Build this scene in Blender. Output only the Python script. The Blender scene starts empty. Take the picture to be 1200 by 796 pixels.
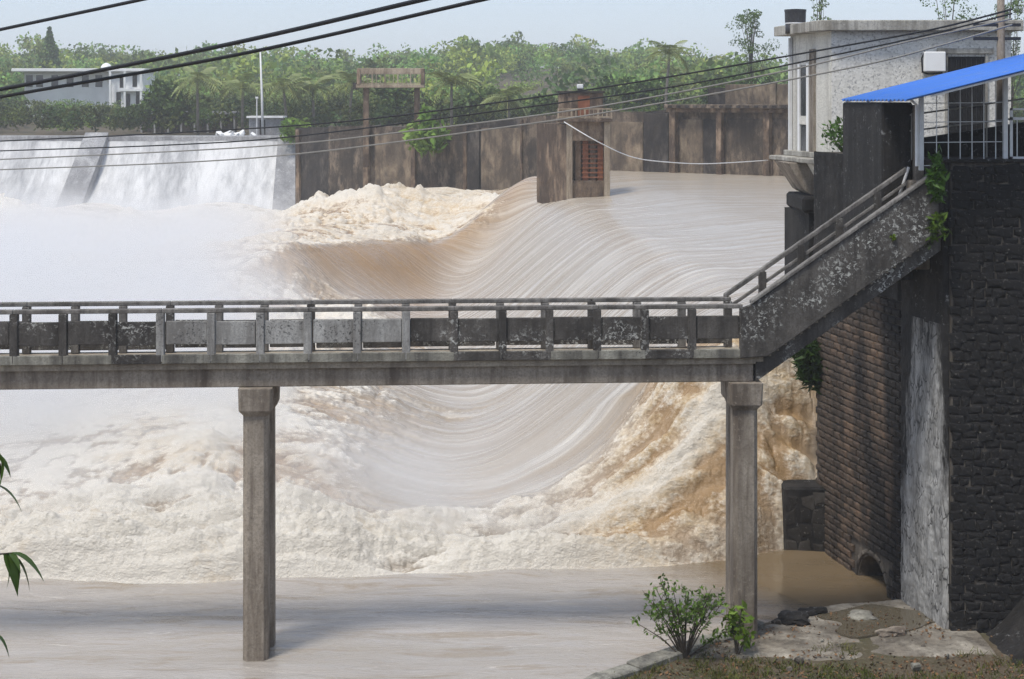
import bpy, bmesh, math, random
import numpy as np
from mathutils import Vector, Matrix
random.seed(7); RNG = np.random.default_rng(11)

# ------------------------------------------------------------------ camera, sky, sun, exposure
F, HZ, CZ = 1900.0, 118.0, 11.9          # focal length and horizon row in photo pixels, eye height in metres
sc = bpy.context.scene
cam_d = bpy.data.cameras.new('camera'); cam = bpy.data.objects.new('camera', cam_d)
sc.collection.objects.link(cam); sc.camera = cam
cam.location = (0, 0, CZ); cam.rotation_euler = (math.radians(90), 0, 0)
cam_d.sensor_fit = 'HORIZONTAL'; cam_d.sensor_width = 36; cam_d.lens = F/1200*36
cam_d.shift_y = -(398-HZ)/1200
cam_d.clip_start = 0.1; cam_d.clip_end = 6000
SUN_EL, SUN_AZ = 63.0, 220.0              # azimuth clockwise from +Y (the view direction)
w = bpy.data.worlds.new('World'); sc.world = w; w.use_nodes = True
wn = w.node_tree.nodes; wl = w.node_tree.links
sky = wn.new('ShaderNodeTexSky'); sky.sky_type = 'NISHITA'; sky.sun_disc = False
sky.sun_elevation = math.radians(SUN_EL); sky.sun_rotation = math.radians(SUN_AZ)
sky.air_density = 1.0; sky.dust_density = 0.7; sky.ozone_density = 2.0
wn['Background'].inputs["Strength"].default_value = 0.125
veil = wn.new('ShaderNodeMix'); veil.data_type = 'RGBA'; veil.inputs[0].default_value = .62   # thin even cloud over the blue
veil.inputs[7].default_value = (4.7, 5.35, 6.7, 1)
wl.new(sky.outputs[0], veil.inputs[6]); wl.new(veil.outputs[2], wn['Background'].inputs['Color'])
sd = bpy.data.lights.new('sun', 'SUN'); so = bpy.data.objects.new('sun', sd); sc.collection.objects.link(so)
sd.energy = 2.8; sd.angle = math.radians(12); sd.color = (1, .945, .85)
az, el = math.radians(SUN_AZ), math.radians(SUN_EL)
sdir = Vector((math.sin(az)*math.cos(el), math.cos(az)*math.cos(el), math.sin(el)))
so.rotation_euler = sdir.to_track_quat('Z', 'Y').to_euler(); so.location = sdir*300
vs = sc.view_settings; sc.display_settings.display_device = 'sRGB'
vs.view_transform = 'Standard'; vs.look = 'None'; vs.exposure = 0.26; vs.gamma = 1
try: vs.use_curve_mapping = False
except Exception: pass
sc.cycles.use_denoising = True; sc.cycles.use_adaptive_sampling = True; sc.cycles.adaptive_threshold = .02; sc.cycles.denoising_prefilter = 'FAST'
sc.cycles.max_bounces = 5; sc.cycles.diffuse_bounces = 2; sc.cycles.glossy_bounces = 2
sc.cycles.transmission_bounces = 3; sc.cycles.volume_bounces = 2; sc.cycles.transparent_max_bounces = 6
sc.cycles.volume_step_rate = 1.0; sc.cycles.volume_max_steps = 96
sc.cycles.caustics_reflective = False; sc.cycles.caustics_refractive = False

# ------------------------------------------------------------------ helpers
C = sc.collection
def P(px, py, Y):                          # photo pixel at a known distance -> world point
    return Vector(((px-600)*Y/F, Y, CZ-(py-HZ)*Y/F))
def XZ(px, py, Y): v = P(px, py, Y); return v.x, v.z
def tag(o, label=None, cat=None, group=None, kind=None):
    if label: o['label'] = label
    if cat: o['category'] = cat
    if group: o['group'] = group
    if kind: o['kind'] = kind
    return o
def thing(name, loc, label, cat, group=None, rz=0.0):
    o = bpy.data.objects.new(name, None); C.objects.link(o)
    o.empty_display_size = .2; o.location = loc; o.rotation_euler = (0, 0, rz)
    return tag(o, label, cat, group)
class MB:
    def __init__(s): s.v = []; s.f = []
    def add(s, vs_, fs):
        k = len(s.v); s.v += [tuple(v) for v in vs_]; s.f += [tuple(i+k for i in f) for f in fs]; return s
    def box(s, x0, x1, y0, y1, z0, z1):
        return s.add([(x0,y0,z0),(x1,y0,z0),(x1,y1,z0),(x0,y1,z0),(x0,y0,z1),(x1,y0,z1),(x1,y1,z1),(x0,y1,z1)],
            [(3,2,1,0),(4,5,6,7),(0,1,5,4),(1,2,6,5),(2,3,7,6),(3,0,4,7)])
    def prism_y(s, poly, y0, y1):          # polygon in (x,z), counter-clockwise seen from -y, swept along y
        n = len(poly)
        v = [(x,y0,z) for x,z in poly]+[(x,y1,z) for x,z in poly]
        f = [tuple(range(n)), tuple(range(2*n-1, n-1, -1))]
        f += [(i, i+n, (i+1)%n+n, (i+1)%n) for i in range(n)]
        return s.add(v, f)
    def prism_z(s, poly, z0, z1):
        n = len(poly)
        v = [(x,y,z0) for x,y in poly]+[(x,y,z1) for x,y in poly]
        f = [tuple(range(n-1,-1,-1)), tuple(range(n, 2*n))]
        f += [(i, (i+1)%n, (i+1)%n+n, i+n) for i in range(n)]
        return s.add(v, f)
    def tube(s, pts, r, n=8, caps=True):
        pts = [Vector(p) for p in pts]; R_ = r if hasattr(r, '__len__') else [r]*len(pts)
        rings = []
        for i, p in enumerate(pts):
            d = (pts[min(i+1, len(pts)-1)]-pts[max(i-1, 0)]).normalized()
            a = Vector((0,0,1)) if abs(d.z) < .9 else Vector((1,0,0))
            u = d.cross(a).normalized(); v = d.cross(u)
            rings.append([p+R_[i]*(math.cos(2*math.pi*k/n)*u+math.sin(2*math.pi*k/n)*v) for k in range(n)])
        vv = [q for r_ in rings for q in r_]; f = []
        for i in range(len(pts)-1):
            for k in range(n):
                a, b = i*n+k, i*n+(k+1)%n
                f.append((a, a+n, b+n, b))
        if caps: f += [tuple(range(n)), tuple(range(len(vv)-1, len(vv)-n-1, -1))]
        return s.add(vv, f)
    def lathe(s, c, prof, n=16):
        vv = [(c[0]+r*math.cos(2*math.pi*k/n), c[1]+r*math.sin(2*math.pi*k/n), c[2]+z) for r, z in prof for k in range(n)]
        f = [(i*n+k, i*n+(k+1)%n, (i+1)*n+(k+1)%n, (i+1)*n+k) for i in range(len(prof)-1) for k in range(n)]
        f += [tuple(range(n-1,-1,-1)), tuple(range(len(vv)-n, len(vv)))]
        return s.add(vv, f)
    def mesh(s, name, mat, smooth=False, bevel=0.0, seg=1):
        me = bpy.data.meshes.new(name); me.from_pydata(s.v, [], s.f)
        bm = bmesh.new(); bm.from_mesh(me)
        bmesh.ops.recalc_face_normals(bm, faces=bm.faces)
        if bevel > 0:
            bmesh.ops.bevel(bm, geom=[e for e in bm.edges if e.is_manifold and e.calc_face_angle(0) > .5],
                            offset=bevel, segments=seg, affect='EDGES', clamp_overlap=True)
        bm.to_mesh(me); bm.free(); me.materials.append(mat)
        if smooth: me.polygons.foreach_set('use_smooth', [True]*len(me.polygons))
        return me
    def build(s, name, mat, parent=None, smooth=False, bevel=0.0, seg=1):
        return link(name, s.mesh(name, mat, smooth, bevel, seg), parent)
def link(name, me, parent=None):
    o = bpy.data.objects.new(name, me); C.objects.link(o)
    if parent is not None: o.parent = parent
    return o
def box(name, mat, parent, x0, x1, y0, y1, z0, z1, bevel=0.0):
    return MB().box(x0,x1,y0,y1,z0,z1).build(name, mat, parent, bevel=bevel)
def np_mesh(name, v, quads, mat, smooth=False, cols=None, attrs=None):
    me = bpy.data.meshes.new(name); v = np.asarray(v, np.float32); q = np.asarray(quads, np.int32)
    k = q.shape[1]
    me.vertices.add(len(v)); me.vertices.foreach_set('co', v.ravel())
    me.loops.add(q.size); me.loops.foreach_set('vertex_index', q.ravel())
    me.polygons.add(len(q)); me.polygons.foreach_set('loop_start', np.arange(0, q.size, k, dtype=np.int32))
    if smooth: me.polygons.foreach_set('use_smooth', np.ones(len(q), bool))
    me.update(calc_edges=True)
    if cols is not None:
        a = me.color_attributes.new('tint', 'FLOAT_COLOR', 'POINT'); a.data.foreach_set('color', np.asarray(cols, np.float32).ravel())
    for n_, arr in (attrs or {}).items():
        arr = np.asarray(arr, np.float32)
        if arr.ndim == 1: a = me.attributes.new(n_, 'FLOAT', 'POINT'); a.data.foreach_set('value', arr)
        else: a = me.attributes.new(n_, 'FLOAT_VECTOR', 'POINT'); a.data.foreach_set('vector', arr.ravel())
    me.materials.append(mat)
    return me
# lattice noise
_perm = RNG.permutation(4096); _val = RNG.uniform(-1, 1, 4096)
def vnoise(x, y, z=0.0):
    x, y = np.asarray(x, float), np.asarray(y, float); z = np.broadcast_to(np.asarray(z, float), x.shape)
    xi, yi, zi = np.floor(x).astype(np.int64), np.floor(y).astype(np.int64), np.floor(z).astype(np.int64)
    xf, yf, zf = x-xi, y-yi, z-zi
    u, v, w_ = (t*t*t*(t*(t*6-15)+10) for t in (xf, yf, zf))
    def h(a, b, c): return _val[_perm[(_perm[(_perm[a & 4095]+b) & 4095]+c) & 4095]]
    def L(a, b, t): return a+(b-a)*t
    lo = L(L(h(xi,yi,zi), h(xi+1,yi,zi), u), L(h(xi,yi+1,zi), h(xi+1,yi+1,zi), u), v)
    hi = L(L(h(xi,yi,zi+1), h(xi+1,yi,zi+1), u), L(h(xi,yi+1,zi+1), h(xi+1,yi+1,zi+1), u), v)
    return L(lo, hi, w_)
def fbm(x, y, oct=4, gain=.5, z=0.0):
    a, t, n = 1.0, 0.0, 0.0
    for i in range(oct):
        t = t+a*vnoise(x*2**i+17.3*i, y*2**i-9.1*i, z+3.7*i); n += a; a *= gain
    return t/n
def billow(x, y, oct=5, gain=.55):
    a, t, n = 1.0, 0.0, 0.0
    for i in range(oct):
        t = t+a*np.abs(vnoise(x*2**i+31.7*i, y*2**i+11.9*i, 5.1*i)); n += a; a *= gain
    return t/n
def sst(a, b, x): t = np.clip((x-a)/(b-a), 0, 1); return t*t*(3-2*t)

# ------------------------------------------------------------------ materials
class NT:
    def __init__(s, name):
        s.m = bpy.data.materials.new(name); s.m.use_nodes = True; s.n = s.m.node_tree.nodes; s.l = s.m.node_tree.links
        s.b = s.n['Principled BSDF']; s.b.inputs['Specular IOR Level'].default_value = .3
    def node(s, t, **kw):
        o = s.n.new(t)
        for k, v in kw.items(): setattr(o, k, v)
        return o
    def link(s, a, b): s.l.new(a, b)
    def pos(s, scale=(1,1,1)):
        g = s.node('ShaderNodeNewGeometry'); m = s.node('ShaderNodeVectorMath', operation='MULTIPLY')
        s.link(g.outputs['Position'], m.inputs[0]); m.inputs[1].default_value = scale; return m.outputs[0]
    def noise(s, scale, detail=4, rough=.55, vec=None, dist=0.0):
        t = s.node('ShaderNodeTexNoise'); t.inputs['Scale'].default_value = scale; t.inputs['Detail'].default_value = detail
        t.inputs['Roughness'].default_value = rough; t.inputs['Distortion'].default_value = dist
        s.link(vec if vec is not None else s.pos(), t.inputs['Vector']); return t.outputs['Fac']
    def ramp(s, fac, *stops):
        r = s.node('ShaderNodeValToRGB'); e = r.color_ramp.elements
        while len(e) < len(stops): e.new(.5)
        for el_, (p_, c) in zip(e, stops):
            el_.position = p_; el_.color = (c, c, c, 1) if not hasattr(c, '__len__') else tuple(c)+(1,)
        s.link(fac, r.inputs[0]); return r.outputs[0]
    def mix(s, fac, a, b):
        m = s.node('ShaderNodeMix', data_type='RGBA')
        for v, k in ((fac, 0), (a, 6), (b, 7)):
            if hasattr(v, 'is_output'): s.link(v, m.inputs[k])
            elif hasattr(v, '__len__'): m.inputs[k].default_value = tuple(v)+(1,)
            else: m.inputs[k].default_value = v
        return m.outputs[2]
    def math(s, op, a, b=0.0):
        m = s.node('ShaderNodeMath', operation=op)
        for i, v in enumerate((a, b)):
            if hasattr(v, 'is_output'): s.link(v, m.inputs[i])
            else: m.inputs[i].default_value = v
        return m.outputs[0]
    def attr(s, name, vec=False):
        a = s.node('ShaderNodeAttribute'); a.attribute_name = name; return a.outputs['Vector' if vec else 'Fac'] if name != 'tint' else a.outputs['Color']
    def objrand(s): return s.node('ShaderNodeObjectInfo').outputs['Random']
    def bump(s, h, strength=.4, dist=.02):
        b = s.node('ShaderNodeBump'); b.inputs['Strength'].default_value = strength; b.inputs['Distance'].default_value = dist
        s.link(h, b.inputs['Height']); s.link(b.outputs[0], s.b.inputs['Normal'])
    def done(s, col, rough=.85):
        if hasattr(col, 'is_output'): s.link(col, s.b.inputs['Base Color'])
        else: s.b.inputs['Base Color'].default_value = tuple(col)+(1,)
        if hasattr(rough, 'is_output'): s.link(rough, s.b.inputs['Roughness'])
        else: s.b.inputs['Roughness'].default_value = rough
        return s.m
def concrete(name, a, b, stain, k=1.0, stain_amt=.5, speck=None, speck_amt=.55, speck_scale=16, bump=.5, per_obj=0.0, el=.16, blotch=0.0):
    """weathered concrete: two tones, vertical run-off stains, optional lichen specks"""
    t = NT(name)
    col = t.mix(t.ramp(t.noise(1.1*k, 8, .68), (.40, 0), (.60, 1)), a, b)
    st = t.ramp(t.noise(1.5*k, 8, .7, t.pos((1, 1, el)), .3), (.50-.22*stain_amt, 0), (.62, 1))
    col = t.mix(t.math('MULTIPLY', st, .9), col, stain)
    st2 = t.ramp(t.noise(5.0*k, 6, .7, t.pos((1, 1, .07))), (.52, 0), (.66, .35+.5*stain_amt))
    col = t.mix(st2, col, stain)
    fine = t.noise(22*k, 6, .75)
    col = t.mix(t.ramp(fine, (.46, .0), (.66, .7)), col, tuple(c*.35 for c in a))
    col = t.mix(t.ramp(t.noise(11*k, 5, .75), (.58, 0), (.70, .5)), col, tuple(min(.7, c*1.5) for c in b))
    if blotch:
        col = t.mix(t.math('MULTIPLY', t.ramp(t.noise(.38, 7, .7, t.pos((1, 1, .6)), .5), (.44, 0), (.56, 1)), blotch), col, stain)
        col = t.mix(t.math('MULTIPLY', t.ramp(t.noise(.55, 6, .7, t.pos((1.3, 1.3, .5))), (.54, 0), (.66, 1)), blotch*.7), col, tuple(min(.6, c*1.7) for c in b))
    if speck:
        big = t.ramp(t.noise(1.3, 4, .6), (.47, 0), (.62, 1))
        sp = t.ramp(t.noise(speck_scale, 5, .72, None, .6), (.60-.10*speck_amt, 0), (.64-.10*speck_amt, 1))
        col = t.mix(t.math('MULTIPLY', sp, big), col, speck)
    if per_obj:
        col = t.mix(t.math('MULTIPLY', t.objrand(), per_obj), col, tuple(c*.35 for c in a))
    t.bump(t.math('ADD', fine, t.math('MULTIPLY', t.noise(6*k, 4), .8)), bump, .03)
    return t.done(col, .9)
def plain(name, col, rough=.6, var=.25, scale=3.0, metallic=0.0, bump=0.0):
    t = NT(name); n = t.noise(scale, 4, .6)
    c = t.mix(t.ramp(n, (.35, 0), (.7, 1)), col, tuple(x*(1-var) for x in col))
    t.b.inputs['Metallic'].default_value = metallic
    if bump: t.bump(t.noise(scale*6, 3), bump, .02)
    return t.done(c, rough)
def leafmat(name, c1, c2, rough=.55, trans=.25):
    t = NT(name); a = t.attr('tint')
    col = t.mix(t.ramp(t.noise(.25, 3), (.35, 0), (.65, 1)), c1, c2)
    mul = t.node('ShaderNodeMix', data_type='RGBA', blend_type='MULTIPLY'); mul.inputs[0].default_value = 1
    t.link(col, mul.inputs[6]); t.link(a, mul.inputs[7])
    t.link(mul.outputs[2], t.b.inputs['Base Color']); t.b.inputs['Roughness'].default_value = rough
    t.b.inputs['Specular IOR Level'].default_value = .25
    tr = t.node('ShaderNodeBsdfTranslucent'); t.link(mul.outputs[2], tr.inputs[0])
    ms = t.node('ShaderNodeMixShader'); ms.inputs[0].default_value = trans
    t.link(t.b.outputs[0], ms.inputs[1]); t.link(tr.outputs[0], ms.inputs[2])
    t.link(ms.outputs[0], t.n['Material Output'].inputs[0]); return t.m
M = {}
M['con_dark'] = concrete('lichened dark concrete', (.09,.082,.074), (.15,.137,.124), (.03,.027,.025), 1, .65, (.46,.46,.43), .62, 13)
M['con_pale'] = concrete('pale speckled concrete', (.46,.455,.435), (.38,.375,.355), (.16,.15,.14), 1, .3, (.05,.05,.05), .5, 17)
M['con_mid'] = concrete('grey brown concrete', (.31,.265,.215), (.39,.34,.28), (.095,.073,.057), 1, .45)
M['con_slab'] = concrete('bleached concrete', (.36,.35,.30), (.28,.265,.22), (.06,.055,.05), 1, .35, (.05,.05,.05), .25, 18)
M['con_rail'] = concrete('rail concrete', (.2,.185,.17), (.27,.255,.235), (.06,.055,.05), 1.5, .4)
M['deck'] = concrete('worn deck', (.42,.37,.29), (.35,.30,.24), (.18,.15,.12), 1, .25)
M['wall_dark'] = concrete('sooty wall', (.022,.020,.020), (.045,.041,.038), (.006,.006,.006), .8, .6, (.2,.2,.2), .1, 9)
M['con_tan'] = concrete('tan concrete', (.44,.37,.28), (.36,.29,.21), (.15,.11,.08), .9, .35)
M['pier_brown'] = concrete('brown stained concrete', (.22,.15,.10), (.34,.25,.175), (.045,.032,.026), .8, .55, el=.4, blotch=.65)
M['far_wall'] = concrete('stained far wall', (.15,.113,.085), (.27,.21,.155), (.025,.021,.019), .62, .7, bump=.4, el=.5, blotch=.65)
M['far_light'] = concrete('pale far panel', (.36,.285,.20), (.22,.165,.115), (.055,.043,.036), .62, .55, bump=.4, el=.5, blotch=.65)
M['far_dark'] = concrete('black stained wall', (.055,.046,.042), (.1,.085,.072), (.018,.016,.016), .6, .6, bump=.4, el=.5, blotch=.8)
M['dam_grey'] = concrete('grey dam concrete', (.36,.36,.37), (.44,.44,.44), (.2,.2,.21), .3, .3, bump=.3)
M['stucco'] = concrete('cream stucco', (.70,.68,.61), (.64,.62,.56), (.42,.40,.35), 1, .05, bump=.2)
M['roofcon'] = concrete('house roof concrete', (.50,.48,.43), (.42,.40,.35), (.16,.145,.12), 1, .35)
def plasterm():
    t = NT('peeling limewash'); v = t.node('ShaderNodeTexVoronoi', feature='DISTANCE_TO_EDGE'); v.inputs['Scale'].default_value = 1
    mp = t.node('ShaderNodeVectorMath', operation='ADD'); t.link(t.pos((9, 9, 3.2)), mp.inputs[0])
    ns = t.node('ShaderNodeTexNoise'); ns.inputs['Scale'].default_value = 2.5; ns.inputs['Detail'].default_value = 4; t.link(t.pos(), ns.inputs['Vector']); t.link(ns.outputs['Color'], mp.inputs[1]); t.link(mp.outputs[0], v.inputs['Vector'])
    c = t.mix(t.ramp(t.noise(3.5, 8, .72, t.pos((1, 1, .35))), (.40, 0), (.62, 1)), (.40,.395,.38), (.20,.195,.185))
    c = t.mix(t.math('MULTIPLY', t.ramp(v.outputs['Distance'], (.0, 1), (.10, 0)), t.ramp(t.noise(2.0, 4), (.42, 0), (.6, 1))), c, (.03,.03,.03))
    zz = t.node('ShaderNodeSeparateXYZ'); t.link(t.pos(), zz.inputs[0])
    wear = t.math('ADD', t.math('MULTIPLY', zz.outputs[2], .10), t.math('MULTIPLY', t.noise(2.6, 8, .72, t.pos((1.4, 1.4, .22))), 1.15))
    dt = t.node('ShaderNodeVectorMath', operation='DOT_PRODUCT'); t.link(t.pos(), dt.inputs[0]); dt.inputs[1].default_value = (.1929, -.9812, 0)
    al = t.math('ADD', dt.outputs['Value'], 43.3*.9812-8.09*.1929)        # metres along the wall face
    edge = t.math('MAXIMUM', t.math('MULTIPLY', t.math('SUBTRACT', 6.25, al), .55), t.math('MULTIPLY', t.math('SUBTRACT', al, 7.45), 1.2))
    wear = t.math('MULTIPLY', t.math('ADD', wear, t.math('MAXIMUM', edge, 0.0)), .5)
    c = t.mix(t.ramp(wear, (.56, 0), (.66, 1)), c, (.02,.019,.019))
    t.bump(t.math('ADD', t.noise(9, 6, .7), v.outputs['Distance']), .9, .03); return t.done(c, .9)
M['plaster'] = plasterm()
M['mud'] = concrete('silty slab', (.46,.42,.35), (.27,.235,.19), (.07,.058,.045), 1.0, .85)
def pebble():
    t = NT('pebbledash'); v = t.node('ShaderNodeTexVoronoi'); v.inputs['Scale'].default_value = 15; t.link(t.pos(), v.inputs['Vector'])
    f = t.ramp(v.outputs['Color'], (.2, 0), (.8, 1))
    c = t.mix(f, (.62,.60,.55), (.74,.72,.67))
    c = t.mix(t.ramp(t.noise(17, 3, .7), (.56, 0), (.62, .7)), c, (.2,.2,.2))
    c = t.mix(t.ramp(t.noise(1.2, 4, .6, t.pos((1,1,.2))), (.52, 0), (.75, .3)), c, (.32,.32,.30))
    t.bump(t.math('ADD', v.outputs['Distance'], t.noise(12, 3)), .35, .02); return t.done(c, .9)
M['pebble'] = pebble()
def brickm(name, c1, c2, c3, amt=.8):
    t = NT(name); r = t.objrand()
    c = t.mix(t.ramp(t.noise(2.3, 2), (.35, 0), (.65, 1)), c1, c2)
    c = t.mix(t.math('MULTIPLY', r, amt), c, c3)
    dt = t.node('ShaderNodeVectorMath', operation='DOT_PRODUCT'); t.link(t.pos(), dt.inputs[0]); dt.inputs[1].default_value = (.1929, -.9812, 0)
    al = t.math('MULTIPLY', t.math('SUBTRACT', t.math('ADD', dt.outputs['Value'], 43.3*.9812-8.09*.1929), 3.4), .055)   # soot thickens along the wall
    c = t.mix(t.ramp(t.math('ADD', al, t.noise(.7, 5, .6, t.pos((1,1,.22)))), (.42, 0), (.58, .92)), c, (.012,.0115,.012))
    c = t.mix(t.ramp(t.noise(14, 4, .7), (.6, 0), (.72, .6)), c, (.27,.25,.22))
    t.bump(t.noise(22, 4, .65), .7, .02); return t.done(c, .92)
M['brick'] = brickm('wall block', (.16,.105,.068), (.10,.074,.056), (.045,.037,.031))
M['brick_dark'] = brickm('sooty stone', (.045,.040,.036), (.075,.068,.061), (.014,.0125,.012), .85)
M['brick_grey'] = brickm('grey stone', (.055,.051,.046), (.09,.085,.078), (.022,.02,.019), .7)
M['mortar'] = concrete('wall mortar', (.19,.165,.135), (.14,.12,.10), (.03,.027,.025), 1.4, .6)
M['white_metal'] = plain('white painted metal', (.68,.69,.69), .45, .2)
M['dark_metal'] = plain('dark metal', (.03,.03,.032), .5, .3)
M['black_rubber'] = plain('black cable sheath', (.018,.018,.02), .5, .2)
M['grey_cable'] = plain('grey cable', (.24,.23,.21), .55, .2)
M['white_pipe'] = plain('white plastic pipe', (.72,.72,.72), .4, .15)
M['rust'] = plain('rusty red brown steel', (.27,.10,.05), .85, .6, 1.4, bump=.4)
M['rust_wood'] = plain('brown gate plank', (.16,.105,.07), .85, .5, 1.2, bump=.4)
M['dark_hole'] = plain('dark interior', (.02,.02,.021), .9, .3)
M['glass'] = plain('window pane', (.035,.04,.045), .12, .2)
M['tank'] = plain('dark tank', (.05,.05,.055), .5, .3)
def blue():
    t = NT('blue roof sheet')
    c = t.mix(t.ramp(t.noise(2.2, 8, .72, t.pos((.4, 1, 1))), (.4, 0), (.7, .7)), (.03,.15,.58), (.07,.17,.40))
    c = t.mix(t.ramp(t.noise(7, 6, .75, t.pos((.3, 1, 1))), (.60, 0), (.72, .5)), c, (.25,.27,.30))
    t.b.inputs['Specular IOR Level'].default_value = .4
    return t.done(c, .5)
M['blue'] = blue()
M['bark'] = plain('bark', (.11,.09,.07), .95, .5, 6, bump=.5)
M['palm_bark'] = plain('palm bark', (.2,.18,.15), .95, .4, 4, bump=.5)
M['forest'] = leafmat('hill foliage', (.115,.19,.04), (.19,.255,.065), .6, .25)
M['palm'] = leafmat('palm frond', (.19,.235,.09), (.23,.27,.11), .5, .2)
M['leaf'] = leafmat('shrub leaf', (.06,.115,.025), (.09,.15,.035), .4, .3)
M['grass'] = leafmat('grass blade', (.055,.095,.02), (.09,.12,.035), .6, .3)
M['white_paint'] = plain('white building paint', (.84,.84,.83), .8, .15, .5)
M['soil'] = None
def soil():
    t = NT('ground soil'); n = t.noise(.35, 6, .65)
    c = t.mix(t.ramp(n, (.40, 0), (.66, 1)), (.105,.08,.055), (.07,.068,.035))
    c = t.mix(t.ramp(t.noise(9, 4, .7), (.55, 0), (.7, .8)), c, (.2,.17,.12))
    t.bump(t.noise(5, 6, .7), .8, .08); return t.done(c, .95)
M['soil'] = soil()

# ------------------------------------------------------------------ ground (one sheet) and hills
def ridge(X, Y):                           # height of the far hill, by bearing
    b = X/np.maximum(Y, 1)*F+600
    top = np.interp(b, [-600, 0, 170, 330, 410, 520, 610, 700, 800, 900, 1300, 1900], [52, 60, 66, 69, 70, 58, 54, 60, 72, 78, 84, 80])
    return CZ+(HZ-top)*480/F-6.0
def ground_z(X, Y):
    far = 8.2+(ridge(X, Y)-8.2)*sst(215, 480, Y)+1.2*fbm(X/40, Y/40, 3)*sst(200, 300, Y)-9*sst(520, 900, Y)
    bed = -1.6
    z = np.where(Y > 150, bed+(far-bed)*sst(157, 166, Y+np.clip(-X-24, 0, 18)*.0), bed)
    # right bank behind the retaining wall and left bank far away
    z = np.where((X > 10.3) & (Y > 37) & (Y < 46.5), 9.9, z)
    z = np.maximum(z, bed+(9.5-bed)*sst(24, 34, X-(Y-50)*.55)*(Y > 52))
    z = np.maximum(z, bed+(9-bed)*sst(0, 9, -(X+58)))
    # low silt ledge below the wall
    e = np.minimum((X-1.7)*.67-(Y-32.6)*.74, 60)
    led = (X > 0)*sst(-.12, .12, (X-ledge_edge(Y)))*(Y < 38.4)
    lz = .2+.06*fbm(X*.7, Y*.7, 4)+.25*sst(34, 31, Y)*sst(0, 3, X-ledge_edge(Y))
    z = np.where(led > 0, bed+(lz-bed)*led, z)
    # bank under the viewer
    z = np.maximum(z, bed+(10.3-bed)*sst(13, 3, Y))
    return z
def ledge_edge(Y):
    return np.interp(Y, [20, 30, 32.6, 35.5, 37.0, 37.8, 38.4], [-1.0, .3, 1.65, 4.8, 6.1, 7.8, 10.5])
def grid_mesh(xs, ys, fz, mat, name):
    X, Y = np.meshgrid(xs, ys); Z = fz(X, Y); ny, nx = X.shape
    i = np.arange(ny*nx).reshape(ny, nx)
    q = np.stack([i[:-1,:-1], i[:-1,1:], i[1:,1:], i[1:,:-1]], -1).reshape(-1, 4)
    return np_mesh(name, np.stack([X, Y, Z], -1).reshape(-1, 3), q, mat, True)
xs = np.unique(np.concatenate([np.linspace(-2500, -120, 30), np.linspace(-120, -12, 60), np.linspace(-12, 16, 190), np.linspace(16, 130, 60), np.linspace(130, 2500, 30)]))
ys = np.unique(np.concatenate([np.linspace(-60, 20, 40), np.linspace(20, 48, 190), np.linspace(48, 150, 40), np.linspace(150, 170, 30), np.linspace(170, 560, 80), np.linspace(560, 3500, 25)]))
g = link('ground', grid_mesh(xs, ys, ground_z, M['soil'], 'ground')); tag(g, 'earth banks and low hills around the dammed river', kind='structure')

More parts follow.
